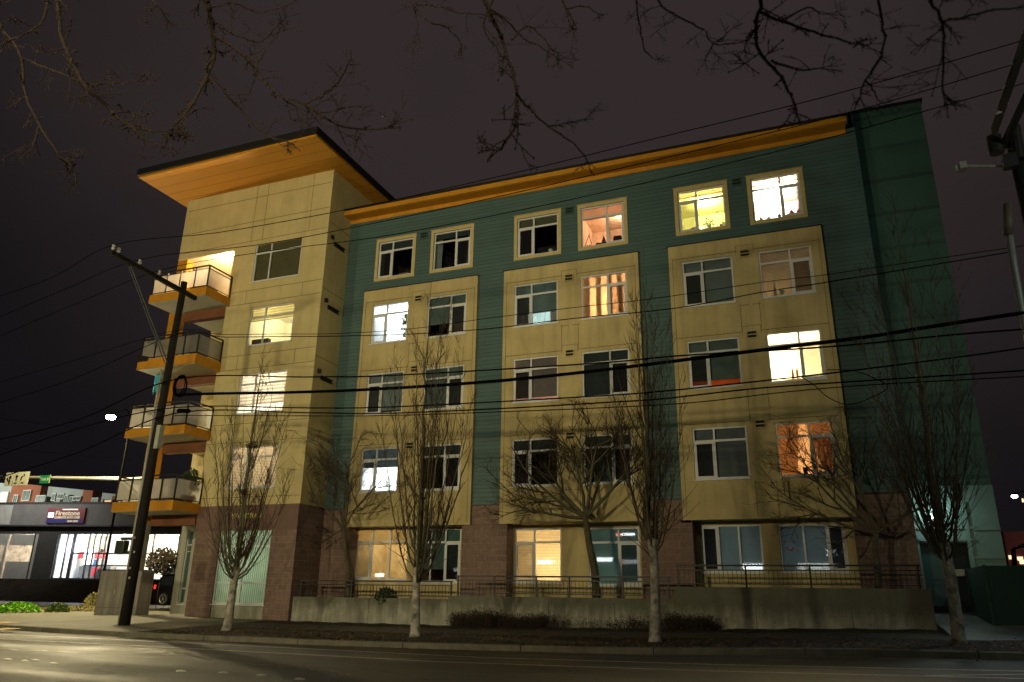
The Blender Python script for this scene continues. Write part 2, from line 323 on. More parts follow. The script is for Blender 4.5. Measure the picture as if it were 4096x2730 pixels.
soil = mat('wet_soil', (.022,.015,.010), .95, .5, 2.5, .8, 18)
walk = mat('old_walk', (.055,.048,.038), .8, .4, 1.4, .3, 40)
# kerb line of the street, and round the corner
KX = fr(-31, 30, 61)
sheet('pavement', pave, fr(-33,-18.5,14), [17.6,18.5,19.5,20.5,21.5,22.5,23.8,26,28,30,31.5], side_z)
sheet('ground', mat('ground_dark', (.03,.028,.024), .9, .4, .5), [-160,-90,-60,-33,-18,0,12,40,120], [31.5,40,60,120,400], lambda x, Y: 0.35)
sheet('verge', soil, fr(-18.5,30,48), [17.6,18.2,19.0,19.8,20.4], lambda x, Y: side_z(x, Y)+.012*math.sin(x*3.1+Y*2))
sheet('footway', walk, fr(-18.5,2.6,21), [20.4,21.5,22.3], side_z)
sheet('planting_bed', soil, fr(-18.5,2.6,42), [22.3,22.8,23.3,24.2], lambda x, Y: side_z(x, Y)+.02*math.sin(x*4.3+Y))
pathm = mat('path_concrete', (.16,.155,.155), .45, .4, 1.6, .3, 40, streak=0)
def path_z(x, Y): return side_z(x, min(Y,22)) + max(0, (Y-21)/5)*.42
sheet('path', pathm, fr(2.6,9,12), fr(20.4,26.4,10), path_z)
sheet('yard', soil, fr(9,60,12), [20.4,24,30,60], lambda x, Y: side_z(x, 22)+.2)
kb = MB()
kc = mat('kerb_concrete', (.155,.145,.11), .8, .3, 3, .4, 40, streak=.3)
KN = 0; x = -31.
while x < 30:
    x2 = min(x+3.05, 30); 
    for i in range(3):
        a = x+(x2-.02-x)*i/3; c = x+(x2-.02-x)*(i+1)/3
        za, zb = 1.6-lerp(a, PT)+.004, 1.6-lerp(c, PT)+.004
        y0, y1 = W(17.42), W(17.62)
        kb.quad((a,y0,za-.2),(c,y0,zb-.2),(c,y0+.02,zb-.01),(a,y0+.02,za-.01)); kb.quad((a,y0+.02,za-.01),(c,y0+.02,zb-.01),(c,y0+.05,zb+.006),(a,y0+.05,za+.006)); kb.quad((a,y0+.05,za+.006),(c,y0+.05,zb+.006),(c,y1,zb+.006),(a,y1,za+.006))
    kb.quad((x,y0+.01,za-.2),(x,y1,za-.2),(x,y1,za),(x,y0+.01,za)); x = x2
struct(kb.build('kerb', kc))
gt = MB()
for x in XS[28:]:
    gt.quad(*[(a, W(Y), road_z(a, Y)+.004) for a, Y in ((x,17.02),(x+1,17.02),(x+1,17.42),(x,17.42))])
struct(gt.build('gutter', mat('gutter_concrete', (.09,.08,.06), .7, .4, 2, .3, 40)))
paint = mat('road_paint', (.75,.70,.68), .6, .35, 6, streak=.0)
paint2 = mat('worn_paint', (.35,.32,.3), .6, .4, 6)
def roadline(name, pts, wd, m, label, dz=.004):
    b = MB()
    for (x0,Y0),(x1,Y1) in zip(pts, pts[1:]):
        n = max(1, int(abs(x1-x0)/1.0)); d = Vector((x1-x0, Y1-Y0)).normalized(); p = Vector((-d.y, d.x))*wd/2
        for i in range(n):
            a = (x0+(x1-x0)*i/n, Y0+(Y1-Y0)*i/n); c = (x0+(x1-x0)*(i+1)/n, Y0+(Y1-Y0)*(i+1)/n)
            b.quad(*[(q[0], W(q[1]), road_z(q[0], q[1])+dz) for q in ((a[0]-p.x,a[1]-p.y),(c[0]-p.x,c[1]-p.y),(c[0]+p.x,c[1]+p.y),(a[0]+p.x,a[1]+p.y))])
    o = b.build(name, m); return tag(o, kind='structure')
roadline('road_edge_line', [(-30,15.6),(30,15.6)], .085, paint, '')
roadline('lane_line', [(-30,14.15),(30,14.15)], .085, paint, '', .0044)
for k, x in enumerate((-16.5, -8.4, 1.3, 9.5)):
    roadline('hatch_line', [(x, 14.2),(x+2.8, 15.55)], .08, paint2 if k != 2 else paint, '', .008)
rng = random.Random(21)
for k, (xa, Ya, xb, Yb) in enumerate(((-19,11.6,-11,12.6),(-12.5,12.9,-7.0,11.2),(-4.5,10.4,3.2,13.6),(-9.5,16.4,2.5,16.7),(-24,13.2,-16,16.2))):
    b = MB(); n = 34; pp = None
    for i in range(n+1):
        t = i/n; x, Y = xa+(xb-xa)*t+rng.gauss(0,.05), Ya+(Yb-Ya)*t+.16*math.sin(t*9+k)+rng.gauss(0,.05); wd = .018+.03*rng.random()
        if pp: b.quad(*[(q[0], W(q[1]), road_z(q[0], q[1])+.0030) for q in ((pp[0],pp[1]-pp[2]),(x,Y-wd),(x,Y+wd),(pp[0],pp[1]+pp[2]))])
        pp = (x, Y, wd)
    struct(b.build('road_crack', mat('tar_seam', (.006,.006,.006), .35, .3, 5)))
# raised pavement dots
dotm = mat('dot_ceramic', (.62,.60,.50), .3, .1, 9)
dots = [(17,1517),(57,1520),(80,1518),(122,1525),(416,1542),(513,1546),(601,1552),(688,1560),(703,1519.5),(722,1517.5)]
dots = [d for d in dots if d[0] < 690] + [(14,1378),(60,1376),(120,1374.5),(174,1373)]
names = ['leftmost dot of the street','second dot of the street from the left','third street dot, in the left cluster','fourth street dot, right of the left cluster','street dot midway below the utility pole shadow','street dot left of the first tree','street dot below the first tree','street dot nearest the bottom edge right of the first tree','leftmost dot of the cross street','second dot of the cross street','third dot of the cross street','rightmost dot of the cross street, by the shrub']
for i, (px, py) in enumerate(dots):
    d = ray(px, py); t = 5.
    Yr = 8.
    for k in range(300):
        p = CAM + d*(Yr/d.y)
        if p.z <= road_z(p.x, Yr)+.01: break
        Yr += .15
    b = MB(); r = .06 if i < 8 else .11
    n = 10; c = Vector((p.x, p.y, road_z(p.x, Yr)))
    for j in range(4):
        for k in range(n):
            a0, a1 = 2*PI*k/n, 2*PI*(k+1)/n; t0, t1 = PI/2*j/4, PI/2*(j+1)/4
            f = lambda a, t: (c.x+r*math.cos(t)*math.cos(a)*1.6, c.y+r*math.cos(t)*math.sin(a), c.z+r*.35*math.sin(t))
            b.quad(f(a0,t0), f(a1,t0), f(a1,t1), f(a0,t1))
    tag(b.build('pavement_dot', dotm, loc=c), 'round white raised '+names[i], 'road marker', 'raised white dots on the asphalt')
# ---------------------------------------------------------------- apartment building
bld = empty('apartment_building', (-10, 0, .7), 'five storey yellow and green apartment building with red block ground floor and orange eaves', 'building')
OFF = -.12
COLS = {1:(-16.21,-14.55), 2:(-13.65,-11.95), 3:(-9.94,-8.19), 4:(-7.29,-5.56), 5:(-3.55,-1.83), 6:(-.96,.73)}
TCOLS = {1:(-16.34,-14.43), 2:(-13.72,-11.78), 3:(-10.02,-8.07), 4:(-7.40,-5.47), 5:(-3.71,-1.79), 6:(-1.12,.77)}
ROWS = {5:(14.05,15.98), 4:(11.24,12.95), 3:(8.30,9.98), 2:(5.27,6.95)}
BAYS = [(-16.68,-11.50), (-10.38,-5.11), (-4.01,1.13)]
BZ = (4.0, 13.61)
tw = .13  # yellow trim round the top row
h5 = [(a+tw, b-tw, ROWS[5][0]+tw, ROWS[5][1]-tw) for a, b in TCOLS.values()]
bayh = [(a+.02, b-.02, BZ[0]+.02, BZ[1]-.02) for a, b in BAYS]
MB().wall(-17.76, 2.6, 4.67, 17.2, 0, h5+bayh, .1).build('siding_wall', teal, bld)
# bays
for i, (a, b) in enumerate(BAYS):
    hs = [(*COLS[c], *ROWS[r]) for c in (2*i+1, 2*i+2) for r in (4,3,2)]
    m = MB().wall(a, b, BZ[0], BZ[1], OFF, hs, .1)
    for q in (((a,0,BZ[0]),(a,OFF,BZ[0]),(a,OFF,BZ[1]),(a,0,BZ[1])), ((b,OFF,BZ[0]),(b,0,BZ[0]),(b,0,BZ[1]),(b,OFF,BZ[1])),
              ((a,OFF,BZ[0]),(a,.62,BZ[0]),(b,.62,BZ[0]),(b,OFF,BZ[0])), ((a,OFF,BZ[1]),(b,OFF,BZ[1]),(b,0,BZ[1]),(a,0,BZ[1]))): m.quad(*q)
    bay = m.build('bay_wall', stucco2, bld)
    j = MB(); y0, y1 = OFF-.006, OFF+.002
    c1, c2 = COLS[2*i+1], COLS[2*i+2]; xm = (c1[1]+c2[0])/2
    for r in (4,3,2):
        zt = ROWS[r][1]+.13
        j.box(a+.12, xm-.3, y0, y1, zt, zt+.022); j.box(xm+.3, b-.12, y0, y1, zt, zt+.022)
        zb = ROWS[r][0]-.16; j.box(c1[1]+.1, xm-.02, y0, y1, zb-.02, zb); j.box(xm+.1, c2[0]-.06, y0, y1, zb-.02, zb)
        j.box(xm-.3, xm-.285, y0, y1, zt-.1, zt+.22); j.box(xm+.285, xm+.3, y0, y1, zt-.1, zt+.22); j.box(xm-.285, xm+.285, y0, y1, zt+.2, zt+.215)
        zlo = BZ[0] if r == 2 else ROWS[r-1][1]+.16
        for x in (xm-.31, xm+.32): j.box(x, x+.016, y0, y1, zlo+.02, ROWS[r][0]-.1)
    j.box(a+.12, a+.135, y0, y1, BZ[0]+.1, BZ[1]-.45); j.box(b-.135, b-.12, y0, y1, BZ[0]+.1, BZ[1]-.45)
    j.build('panel_joint', jointm, bay)
    MB().box(a-.03, b+.03, OFF-.03, -.002, BZ[1]+.002, BZ[1]+.035).build('flashing', blackm, bay)
    MB().box(a, b, OFF-.015, OFF-.001, BZ[0], BZ[0]+.05).build('drip_edge', trimy, bay)
# ---- window factory
def window(xl, xr, zb, zt, y, cols, transom, content, casement=None, fm=white, parent=bld, depth=2.7, sill=True, lab=None, room=True):
    """cols: widths; transom: fraction of height of the top lights; content: dict"""
    f = .055; mw = .06; yf = y+.035; yb = y+.10
    m = MB()
    m.box(xl, xl+f, yf, yb, zb, zt); m.box(xr-f, xr, yf, yb, zb, zt); m.box(xl+f, xr-f, yf, yb, zt-f, zt); m.box(xl+f, xr-f, yf, yb, zb, zb+f)
    tot = sum(cols); xs = [xl+f]; 
    for c in cols[:-1]: xs.append(xs[-1]+(xr-xl-2*f)*c/tot)
    xs.append(xr-f); zt2 = zt-(zt-zb)*transom if transom else zt-f
    for x in xs[1:-1]: m.box(x-mw/2, x+mw/2, yf+.004, yb-.004, zb+f, zt-f)
    if transom:
        for a, b in zip(xs, xs[1:]): m.box(a+(mw/2 if a != xs[0] else 0), b-(mw/2 if b != xs[-1] else 0), yf+.008, yb-.008, zt2-.035, zt2+.035)
    top = zt2-(.035 if transom else 0)
    if casement is not None:
        a, b = xs[casement], xs[casement+1]; a += mw/2 if casement else 0; b -= mw/2 if casement < len(cols)-1 else 0
        for q in ((a, a+.05, zb+f, top), (b-.05, b, zb+f, top), (a+.05, b-.05, zb+f, zb+f+.05), (a+.05, b-.05, top-.06, top)): m.box(q[0], q[1], yf-.012, yb-.012, q[2], q[3])
    wo = m.build('window', fm, parent)
    if lab: wo['label'] = lab
    MB().quad((xl+.02,y+.07,zb+.02),(xr-.02,y+.07,zb+.02),(xr-.02,y+.07,zt-.02),(xl+.02,y+.07,zt-.02)).build('pane', glass, wo)
    if sill: MB().box(xl-.03, xr+.03, y-.045, y+.034, zb-.045, zb-.003).build('sill', fm, wo)
    if casement is not None and content.get('screen', True):
        MB().quad((a+.05,y+.055,zb+f+.05),(b-.05,y+.055,zb+f+.05),(b-.05,y+.055,top-.06),(a+.05,y+.055,top-.06)).build('insect_screen', cloth('screen_mesh', (.02,.02,.025), .1, alpha=content.get('sa', .62) if False else .6), wo)
    yr = y+.13
    bl = content.get('blind')
    if bl:
        z0 = zt-(zt-zb)*bl[1]; skip = content.get('blind_cols')
        for k in range(len(cols)) if skip else [None]:
            if skip and k not in skip: continue
            a, b = (xl+.02, xr-.02) if k is None else (xs[k]+.01, xs[k+1]-.01)
            MB().quad((a,yr,z0),(b,yr,z0),(b,yr,zt-.01),(a,yr,zt-.01)).build('blind', bl[0], wo)
            MB().box(a, b, yr-.012, yr+.012, z0-.03, z0).build('blind_rail', bl[0], wo)
    for (fa, fb, ga, gb, cm) in content.get('curtains', []):      # fractions across; top and bottom edges
        xa, xb = xl+(xr-xl)*fa, xl+(xr-xl)*fb; xc, xd = xl+(xr-xl)*ga, xl+(xr-xl)*gb
        b = MB(); n = 14; nz = 6
        for i in range(n):
            for j in range(nz):
                def P(i, j):
                    t = j/nz; X = (xa+(xb-xa)*i/n)*(1-t) + (xc+(xd-xc)*i/n)*t; return (X, yr+.06+.010*math.sin(i*2.1), zt-.03-(zt-zb-.06)*t)
                b.quad(P(i,j+1), P(i+1,j+1), P(i+1,j), P(i,j))
        b.build('curtain', cm, wo, smooth=True)
    if room:
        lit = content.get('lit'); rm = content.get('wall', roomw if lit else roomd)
        x0, x1, z0, z1 = xl-.28, xr+.28, zb-.75, zt+.28; y0, y1 = y+.102, y+depth
        b = MB(); 
        b.quad((x0,y1,z0),(x1,y1,z0),(x1,y1,z1),(x0,y1,z1)); b.quad((x0,y0,z0),(x0,y1,z0),(x0,y1,z1),(x0,y0,z1)); b.quad((x1,y0,z0),(x1,y0,z1),(x1,y1,z1),(x1,y1,z0))
        b.quad((x0,y0,z1),(x0,y1,z1),(x1,y1,z1),(x1,y0,z1)); b.quad((x0,y0,z0),(x1,y0,z0),(x1,y1,z0),(x0,y1,z0))
        for q in ((x0,xl,z0,z1),(xr,x1,z0,z1),(xl,xr,z0,zb),(xl,xr,zt,z1)): b.quad((q[0],y0,q[2]),(q[1],y0,q[2]),(q[1],y0,q[3]),(q[0],y0,q[3]))
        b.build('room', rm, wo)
        if lit:
            col, wt = lit[:2]; lx, ly, lz = lit[2] if len(lit) > 2 else (.5, .55, .92)
            p = Vector((xl+(xr-xl)*lx, y+depth*ly, z0+(z1-z0)*lz)); point('room_light', p, col, wt*RL_K, .08)
    return wo
RL_K = 3.4
LO = dict(cols=(.39,.61), transom=.26, casement=0); LE = dict(cols=(.60,.40), transom=.26, casement=1)
grey = cloth('grey_blind', (.25,.30,.32), .15, 1); greyg = cloth('green_grey_blind', (.15,.20,.20), .15, 1); greyb = cloth('brown_grey_blind', (.20,.17,.15), .15, 1)
darkb = cloth('dark_blind', (.05,.065,.07), .1, 1); tealb = cloth('teal_blind', (.17,.28,.28), .2, 1); vert = cloth('vertical_blind', (.60,.66,.55), .5, 2, .09)
sheer = cloth('sheer_curtain', (.5,.55,.55), .6); cream = cloth('cream_blind', (.80,.60,.42), .7, 1, .045); stripe = cloth('grey_drape', (.22,.20,.19), .02)
redc = cloth('red_drape', (.72,.50,.32), .5, 1, .05); rosy = cloth('rose_drape', (.6,.38,.28), .4); oliveb = cloth('olive_blind', (.13,.13,.09), .1, 1)
WARM=(1,.62,.28); YEL=(1,.86,.35); WHT=(1,.88,.72); COOL=(.80,.90,1.0); PEACH=(1,.55,.26)
CONT = {
 (5,1): dict(blind=(darkb,.2), curtains=[(0,.12,0,.12,greyg)]), (5,2): dict(blind=(darkb,.14), curtains=[(0,.2,0,.18,grey),(.9,1,.82,1,grey)]),
 (5,3): dict(blind=(oliveb,.25)), (5,4): dict(blind=(rosy,.27), lit=((1,.66,.40), 24, (.7,.6,.9)), wall=mat('peach_wall', (.8,.6,.46), .9)),
 (5,5): dict(blind=(cream,.13), lit=(YEL, 62), wall=mat('lemon_wall', (.74,.72,.42), .9)), (5,6): dict(blind=(cream,.13), lit=((1,.84,.66), 260), curtains=[(.93,1,.9,1,rosy),(0,.04,0,.04,rosy)]),
 (4,1): dict(lit=(COOL, 95)), (4,2): dict(blind=(greyg,.66), curtains=[(.58,.62,.5,1,redc)]),
 (4,3): dict(blind=(greyg,.68), lit=((.75,1,1), 34, (.5,.6,.3)), curtains=[(0,.26,0,.3,stripe),(.8,1,.8,1,stripe),(.3,.8,.3,.8,sheer)]),
 (4,4): dict(blind=(cream,1), lit=(PEACH, 70, (.5,.5,.5)), curtains=[(.03,.19,.03,.19,stripe),(.32,.43,.32,.43,stripe),(.55,.66,.55,.66,stripe),(.76,.87,.78,.88,stripe)]),
 (4,5): dict(blind=(grey,1)), (4,6): dict(blind=(cloth('fine_blind', (.34,.31,.26), .35, 1, .05),1), lit=(WARM, 14, (.25,.35,.25))),
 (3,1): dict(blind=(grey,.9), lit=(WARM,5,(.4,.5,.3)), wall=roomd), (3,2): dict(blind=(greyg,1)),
 (3,3): dict(blind=(cloth('mauve_grey_blind', (.20,.17,.17), .0, 1),.87), blind_cols=(0,1), lit=((1,.45,.38),12,(.5,.4,.3))), (3,4): dict(blind=(darkb,1)),
 (3,5): dict(blind=(cloth('sea_grey_blind', (.15,.20,.20), .0, 1),.82), lit=((1,.50,.22),6,(.5,.5,.3)), wall=mat('orange_wall', (.6,.25,.08), .9)), (3,6): dict(lit=((1,.74,.36), 210, (.2,.4,.6))),
 (2,1): dict(blind=(darkb,.42), lit=((.9,.95,1), 110, (.5,.6,.5))), (2,2): dict(blind=(darkb,.3)), (2,3): dict(blind=(darkb,.3)), (2,4): dict(blind=(cloth('slate_blind',(.09,.12,.12),.1,1),1)),
 (2,5): dict(blind=(cloth('blue_grey_blind',(.19,.22,.25),.1,1),1)), (2,6): dict(blind=(cream,1), lit=((1,.56,.25), 90, (.5,.8,.5)), curtains=[(0,.42,0,.33,redc),(.52,1,.78,1,redc)]),
}
LAB = {(5,5):'bright yellow lit window with a glowing lamp on its sill',(5,6):'very bright window with flower pots on the sill',(5,4):'peach lit window with dark ornaments',(4,1):'cool white window with a green plant',(4,4):'window with orange light between striped drapes',(3,6):'bright warm white window',(2,6):'orange lit window with drawn red drapes',(2,1):'half dark window with white light at the bottom',(3,3):'grey window with a red strip at the bottom',(3,5):'grey window with an orange strip at the bottom',(4,3):'window with cool white light behind a curtain'}
for r in (5,4,3,2):
    for c in range(1,7):
        a, b = (TCOLS if r == 5 else COLS)[c]; z0, z1 = ROWS[r]; y = 0 if r == 5 else OFF
        if r == 5:
            t = MB(); t.box(a, a+tw, -.03, .0, z0, z1); t.box(b-tw, b, -.03, .0, z0, z1); t.box(a+tw, b-tw, -.03, .0, z1-tw, z1); t.box(a+tw, b-tw, -.03, .0, z0, z0+tw)
            t.box(a-.03, b+.03, -.06, -.031, z1, z1+.02)
            a, b, z0, z1 = a+tw, b-tw, z0+tw, z1-tw
        wo = window(a, b, z0, z1, y, content=CONT[(r,c)], sill=(r != 5), lab=LAB.get((r,c)), **(LO if c % 2 else LE))
        if r == 5: t.build('trim', trimy, wo)
# vents between the windows
vm_ = mat('vent_dark', (.01,.01,.01), .8)
for r in (5,4,3,2):
    for i in range(3):
        src = TCOLS if r == 5 else COLS; xm = (src[2*i+1][1]+src[2*i+2][0])/2; y = 0 if r == 5 else OFF; z = ROWS[r][1]-(.13 if r == 5 else -.02)
        fm_ = teal_panel if r == 5 else stucco2
        b = MB(); b.box(xm-.17, xm+.17, y-.05, y-.002, z+.1, z+.14); b.box(xm-.17, xm+.17, y-.045, y-.002, z-.02, z+.012); b.box(xm-.17, xm+.17, y-.04, y-.002, z-.15, z-.11)
        b.box(xm-.17, xm-.14, y-.04, y-.003, z-.11, z+.1); b.box(xm+.14, xm+.17, y-.04, y-.003, z-.11, z+.1)
        v = b.build('wall_vent', fm_, bld); MB().quad((xm-.14,y-.004,z-.11),(xm+.14,y-.004,z-.11),(xm+.14,y-.004,z+.1),(xm-.14,y-.004,z+.1)).build('vent_opening', vm_, v)
# ---- eave of the long roof
eb = MB(); eb.box(-17.755, 2.3, -.5, -.002, 17.15, 17.26); ev = eb.build('eave_soffit', orange, bld)
MB().box(-17.755, 2.3, -.04, -.003, 16.97, 17.148).build('frieze_board', orange, ev)
MB().box(-17.755, 2.33, -.56, -.502, 17.16, 17.36).build('fascia', orange, ev)
MB().box(-17.755, 2.36, -.62, 0.4, 17.362, 17.44).build('roof_edge', blackm, bld)
b = MB(); b.box(-17.75, 2.55, .0, 11, 17.27, 17.36); b.build('roof', blackm, bld)
# ---- right end: taller panel wall set back, with the service door below
PY = .6
sy = PY
dr = [at(2122,1245,DIST+sy), at(2232,1245,DIST+sy)]; DZ0, DZ1 = 1.52, at(2160,1247,DIST+sy).z
dx0, dx1, dx2 = 2.72, at(2190,1300,DIST+sy).x, at(2232,1300,DIST+sy).x
pz = at(2160,1150,DIST+sy).z
pw = MB().wall(2.6, 4.82, 4.9, 18.1, sy, [], .1); pw.quad((4.82,sy,1.2),(4.82,12,1.2),(4.82,12,18.1),(4.82,sy,18.1)); pw.quad((2.6,0,4.67),(2.6,sy,4.67),(2.6,sy,18.1),(2.6,0,18.1))
pw.build('end_wall', teal_panel, bld)
MB().box(2.5, 4.88, sy-.06, 12, 18.102, 18.2).build('parapet_cap', blackm, bld)
lm = mat('pale_panel', (.19,.29,.26), .6, .1, 1.5)
lw = MB().wall(2.6, 4.84, 1.2, 4.9, sy-.01, [(dx0, dx2, 1.2, DZ1)], .25).build('entrance_wall', lm, bld)
b = MB()
for px0, px1, py in ((2108,2240,1215),(2108,2240,1242),(2236,2310,1282),(2236,2304,1217)):
    p0, p1 = at(px0, py, DIST+sy), at(px1, py, DIST+sy); b.box(max(2.62,p0.x), min(4.84,p1.x), sy-.05, sy-.012, p0.z-.03, p0.z+.03)
xx = at(2232,1300,DIST+sy).x; b.box(xx, xx+.1, sy-.055, sy-.012, 1.3, 4.4)
b.build('panel_ledge', lm, bld)
dm = mat('door_paint', (.045,.085,.085), .5, .15, 2)
dd = MB().box(dx0+.02, dx1, sy+.12, sy+.17, DZ0, DZ1-.03).build('door', dm, bld)
MB().box(dx1+.04, dx2-.02, sy+.15, sy+.19, DZ0, DZ1-.03).build('door', mat('dark_door', (.01,.012,.012), .4), bld)['label'] = 'dark recessed door leaf'  # dark opening as a near-black panel, its darkness is in the colour
hb = MB(); hb.box(dx1-.14, dx1-.08, sy+.07, sy+.119, 2.45, 2.8); hb.box(dx1-.12, dx1-.10, sy+.03, sy+.07, 2.5, 2.75); hb.build('door_handle', mat('steel', (.6,.6,.6), .3, .1, 5, metal=.8), dd)
# ---- ground floor of the long wing
def rr(px, py, Yr): return at(px, py, Yr)
GY = .60; YG = DIST+GY
G = [(-.6429,-.5543,.0925,.0200),(-.5430,-.4706,.0910,.0175),(-.3899,-.3221,.0885,.0185),(-.2845,-.2167,.088,.0155),(-.1390,-.0655,.0887,.0318),(-.0457,.0289,.088,.0328)]
G = [(a*YG, b*YG, 1.6+d*YG, 1.6+c*YG) for a, b, c, d in G]
GZT = [(-16.36,-11.9), (-9.96,-5.47), (-3.7,.95)]
for (a, b) in GZT:
    MB().wall(a-.25, b+.1, 1.2, 4.3, GY, [g for g in G if a-.4 < g[0] < b], .1).build('recessed_wall', stucco2, bld)
GC = [dict(lit=((1,.76,.42),26), wall=mat('tan_wall', (.7,.58,.38), .9), blind=(cloth('tan_blind',(.55,.42,.22),.5,1),.3)), dict(blind=(cloth('aqua_blind',(.13,.24,.23),.3,1),.75)), dict(blind=(cloth('amber_blind', (.8,.66,.45), .6, 1, .05),1), lit=((1,.72,.38),46,(.75,.5,.45))),
      dict(blind=(cloth('sea_blind',(.20,.30,.30),.3,1),1), lit=((.7,1,.95),7,(.6,.5,.25)), wall=roomw), dict(blind=(cloth('pale_grey_blind',(.33,.44,.50),.3,1),1), blind_cols=(1,2), lit=((.72,.88,1),6,(.6,.6,.5)), wall=roomd), dict(blind=(cloth('pale_grey_blind',(.33,.44,.50),.3,1),1), blind_cols=(0,1), lit=((.72,.88,1),6,(.4,.6,.5)), wall=roomd)]  # weak room lights added behind the last two windows to brighten their blinds
GL = [dict(cols=(.3,.36,.34), transom=.26, casement=0), dict(cols=(.34,.33,.33), transom=.26, casement=2), dict(cols=(.42,.58), transom=.26, casement=0), dict(cols=(.6,.4), transom=.26, casement=1), dict(cols=(.28,.36,.36), transom=None, casement=0), dict(cols=(.37,.37,.26), transom=None, casement=2)]
GW = []
for g, c, l in zip(G, GC, GL): GW.append(window(*g, GY, content=c, **l))
# heart shaped red stickers in a smile on the last window, red neon on the second one
hm = mat('red_sticker', (.35,.03,.05), .6); g = G[5]; b = MB(); 
for fx, fz in ((.08,.62),(.22,.62),(.105,.5),(.125,.47),(.15,.45),(.175,.46),(.195,.49),(.27,.44)):
    X, Z = g[0]+(g[1]-g[0])*fx, g[2]+(g[3]-g[2])*fz; b.poly([(X,GY+.06,Z-.035),(X+.035,GY+.06,Z+.01),(X+.018,GY+.06,Z+.03),(X,GY+.06,Z+.015),(X-.018,GY+.06,Z+.03),(X-.035,GY+.06,Z+.01)])
b.build('sticker', hm, GW[5])
fx_ = at(1578,1201,25.4); MB().box(fx_.x-.16, fx_.x+.16, -.02, .1, 3.93, 3.99).build('soffit_light', white, bld)
g = G[1]; b = MB()
for fx in (.28,.42): 
    X, Z = g[0]+(g[1]-g[0])*fx, g[2]+(g[3]-g[2])*.3
    b.box(X-.05,X+.05,GY+.2,GY+.22,Z-.07,Z-.045); b.box(X-.05,X+.05,GY+.2,GY+.22,Z+.05,Z+.075); b.box(X+.025,X+.05,GY+.2,GY+.22,Z-.045,Z+.05)
b.build('neon_sign', emit('red_neon', (1,.08,.04), 3), GW[1])
# brick piers
for (a, c), (a2, c2) in zip(((-17.74,-16.55),(-11.85,-10.12),(-5.42,-3.75),(1.0,2.6)), ((-17.74,-16.7),(-11.48,-10.40),(-5.09,-4.03),(1.15,2.6))):
    b = MB().box(a, c, -.02, .598, .5, 4.0).box(a2, c2, -.02, -.001, 3.99, 4.69)
    if a > 0: b.quad((2.602,-.02,.5),(2.602,sy,.5),(2.602,sy,4.69),(2.602,-.02,4.69))
    bp_ = b.build('brick_pier', brickm, bld); MB().box(a2, c2+.01, -.05, -.021, 4.66, 4.70).build('flashing', blackm, bp_)
# terrace floor behind the wall and body behind
MB().box(-17.7, 2.6, -1.3, .59, .9, 1.2).build('terrace_slab', conc, bld)
# ---- corner tower
TY = -1.58; TX0, TXM, TX1 = -25.75, -22.6, -17.76; TZ = 18.85; BRZ = 4.75
TW = {5:(-21.42,-19.0,14.13,15.92), 4:(-21.25,-19.02,11.24,12.93), 3:(-21.35,-19.02,8.35,10.03), 2:(-21.3,-19.0,5.41,7.03)}
t = MB().wall(TXM, TX1, BRZ, 15.84, TY, [TW[k] for k in TW], .12).wall(TX0, TX1, 15.84, TZ, TY, [], .1)
t.quad((TX1,TY,BRZ),(TX1,12,BRZ),(TX1,12,TZ),(TX1,TY,TZ)); t.quad((TX0,TY,15.84),(TX0,TY,TZ),(TX0,12,TZ),(TX0,12,15.84))
t.quad((TXM,TY,BRZ),(TXM,TY,15.84),(TXM,1.0,15.84),(TXM,1.0,BRZ)); t.wall(TX0, TXM, BRZ-.3, 15.84, 1.0, [(-24.6,-23.3,z,z+2.05) for z in (4.9,7.8,10.7,13.6)], .1)
t.quad((TX0,1.0,4.4),(TX0,1.0,15.84),(TX0,12,15.84),(TX0,12,4.4))
tower = t.build('tower_wall', stucco, bld)
j = MB(); y0, y1 = TY-.006, TY+.002
for z in (18.25,17.05): j.box(TX0+.1, TX1-.05, y0, y1, z, z+.022)
for z in (16.1,13.75,13.15,10.85,10.25,7.95,7.2,5.05): j.box(TXM+.05 if z < 15.8 else TX0, TX1-.05, y0, y1, z, z+.02)
for x in (-21.75,-21.15,-18.75): j.box(x, x+.018, y0, y1, 16.12, TZ-.02)
for x in (-21.6,-18.75):
    for za, zb in ((13.17,13.75),(10.27,10.85),(7.22,7.95)): j.box(x, x+.016, y0, y1, za, zb)
x = TX1
for z in (13.4,10.5,7.6,16.4): j.box(x-.002, x+.006, TY+.03, 0, z, z+.02)
j.build('panel_joint', jointm, tower)
TCN = {5: dict(blind=(cloth('khaki_blind',(.17,.15,.08),.15,1),1)), 4: dict(blind=(cloth('gold_blind', (.6,.52,.3), .6, 1, .12),.33), lit=((1,.84,.42), 45)), 3: dict(blind=(cloth('ivory_blind',(.7,.62,.5),.6,1,.14),.75), lit=((1,.86,.68), 110)), 2: dict(blind=(cloth('blush_blind',(.75,.64,.5),.6,1,.06),1), lit=((1,.78,.5), 36))}
for k in TW: window(*TW[k], TY, cols=(.33,.67), transom=.26, content=TCN[k], casement=None, parent=bld, lab={5:'tower window with a drawn khaki blind',4:'yellow lit tower window with raised blind',3:'bright white tower window with slatted blind',2:'dim peach tower window behind the tree'}[k])
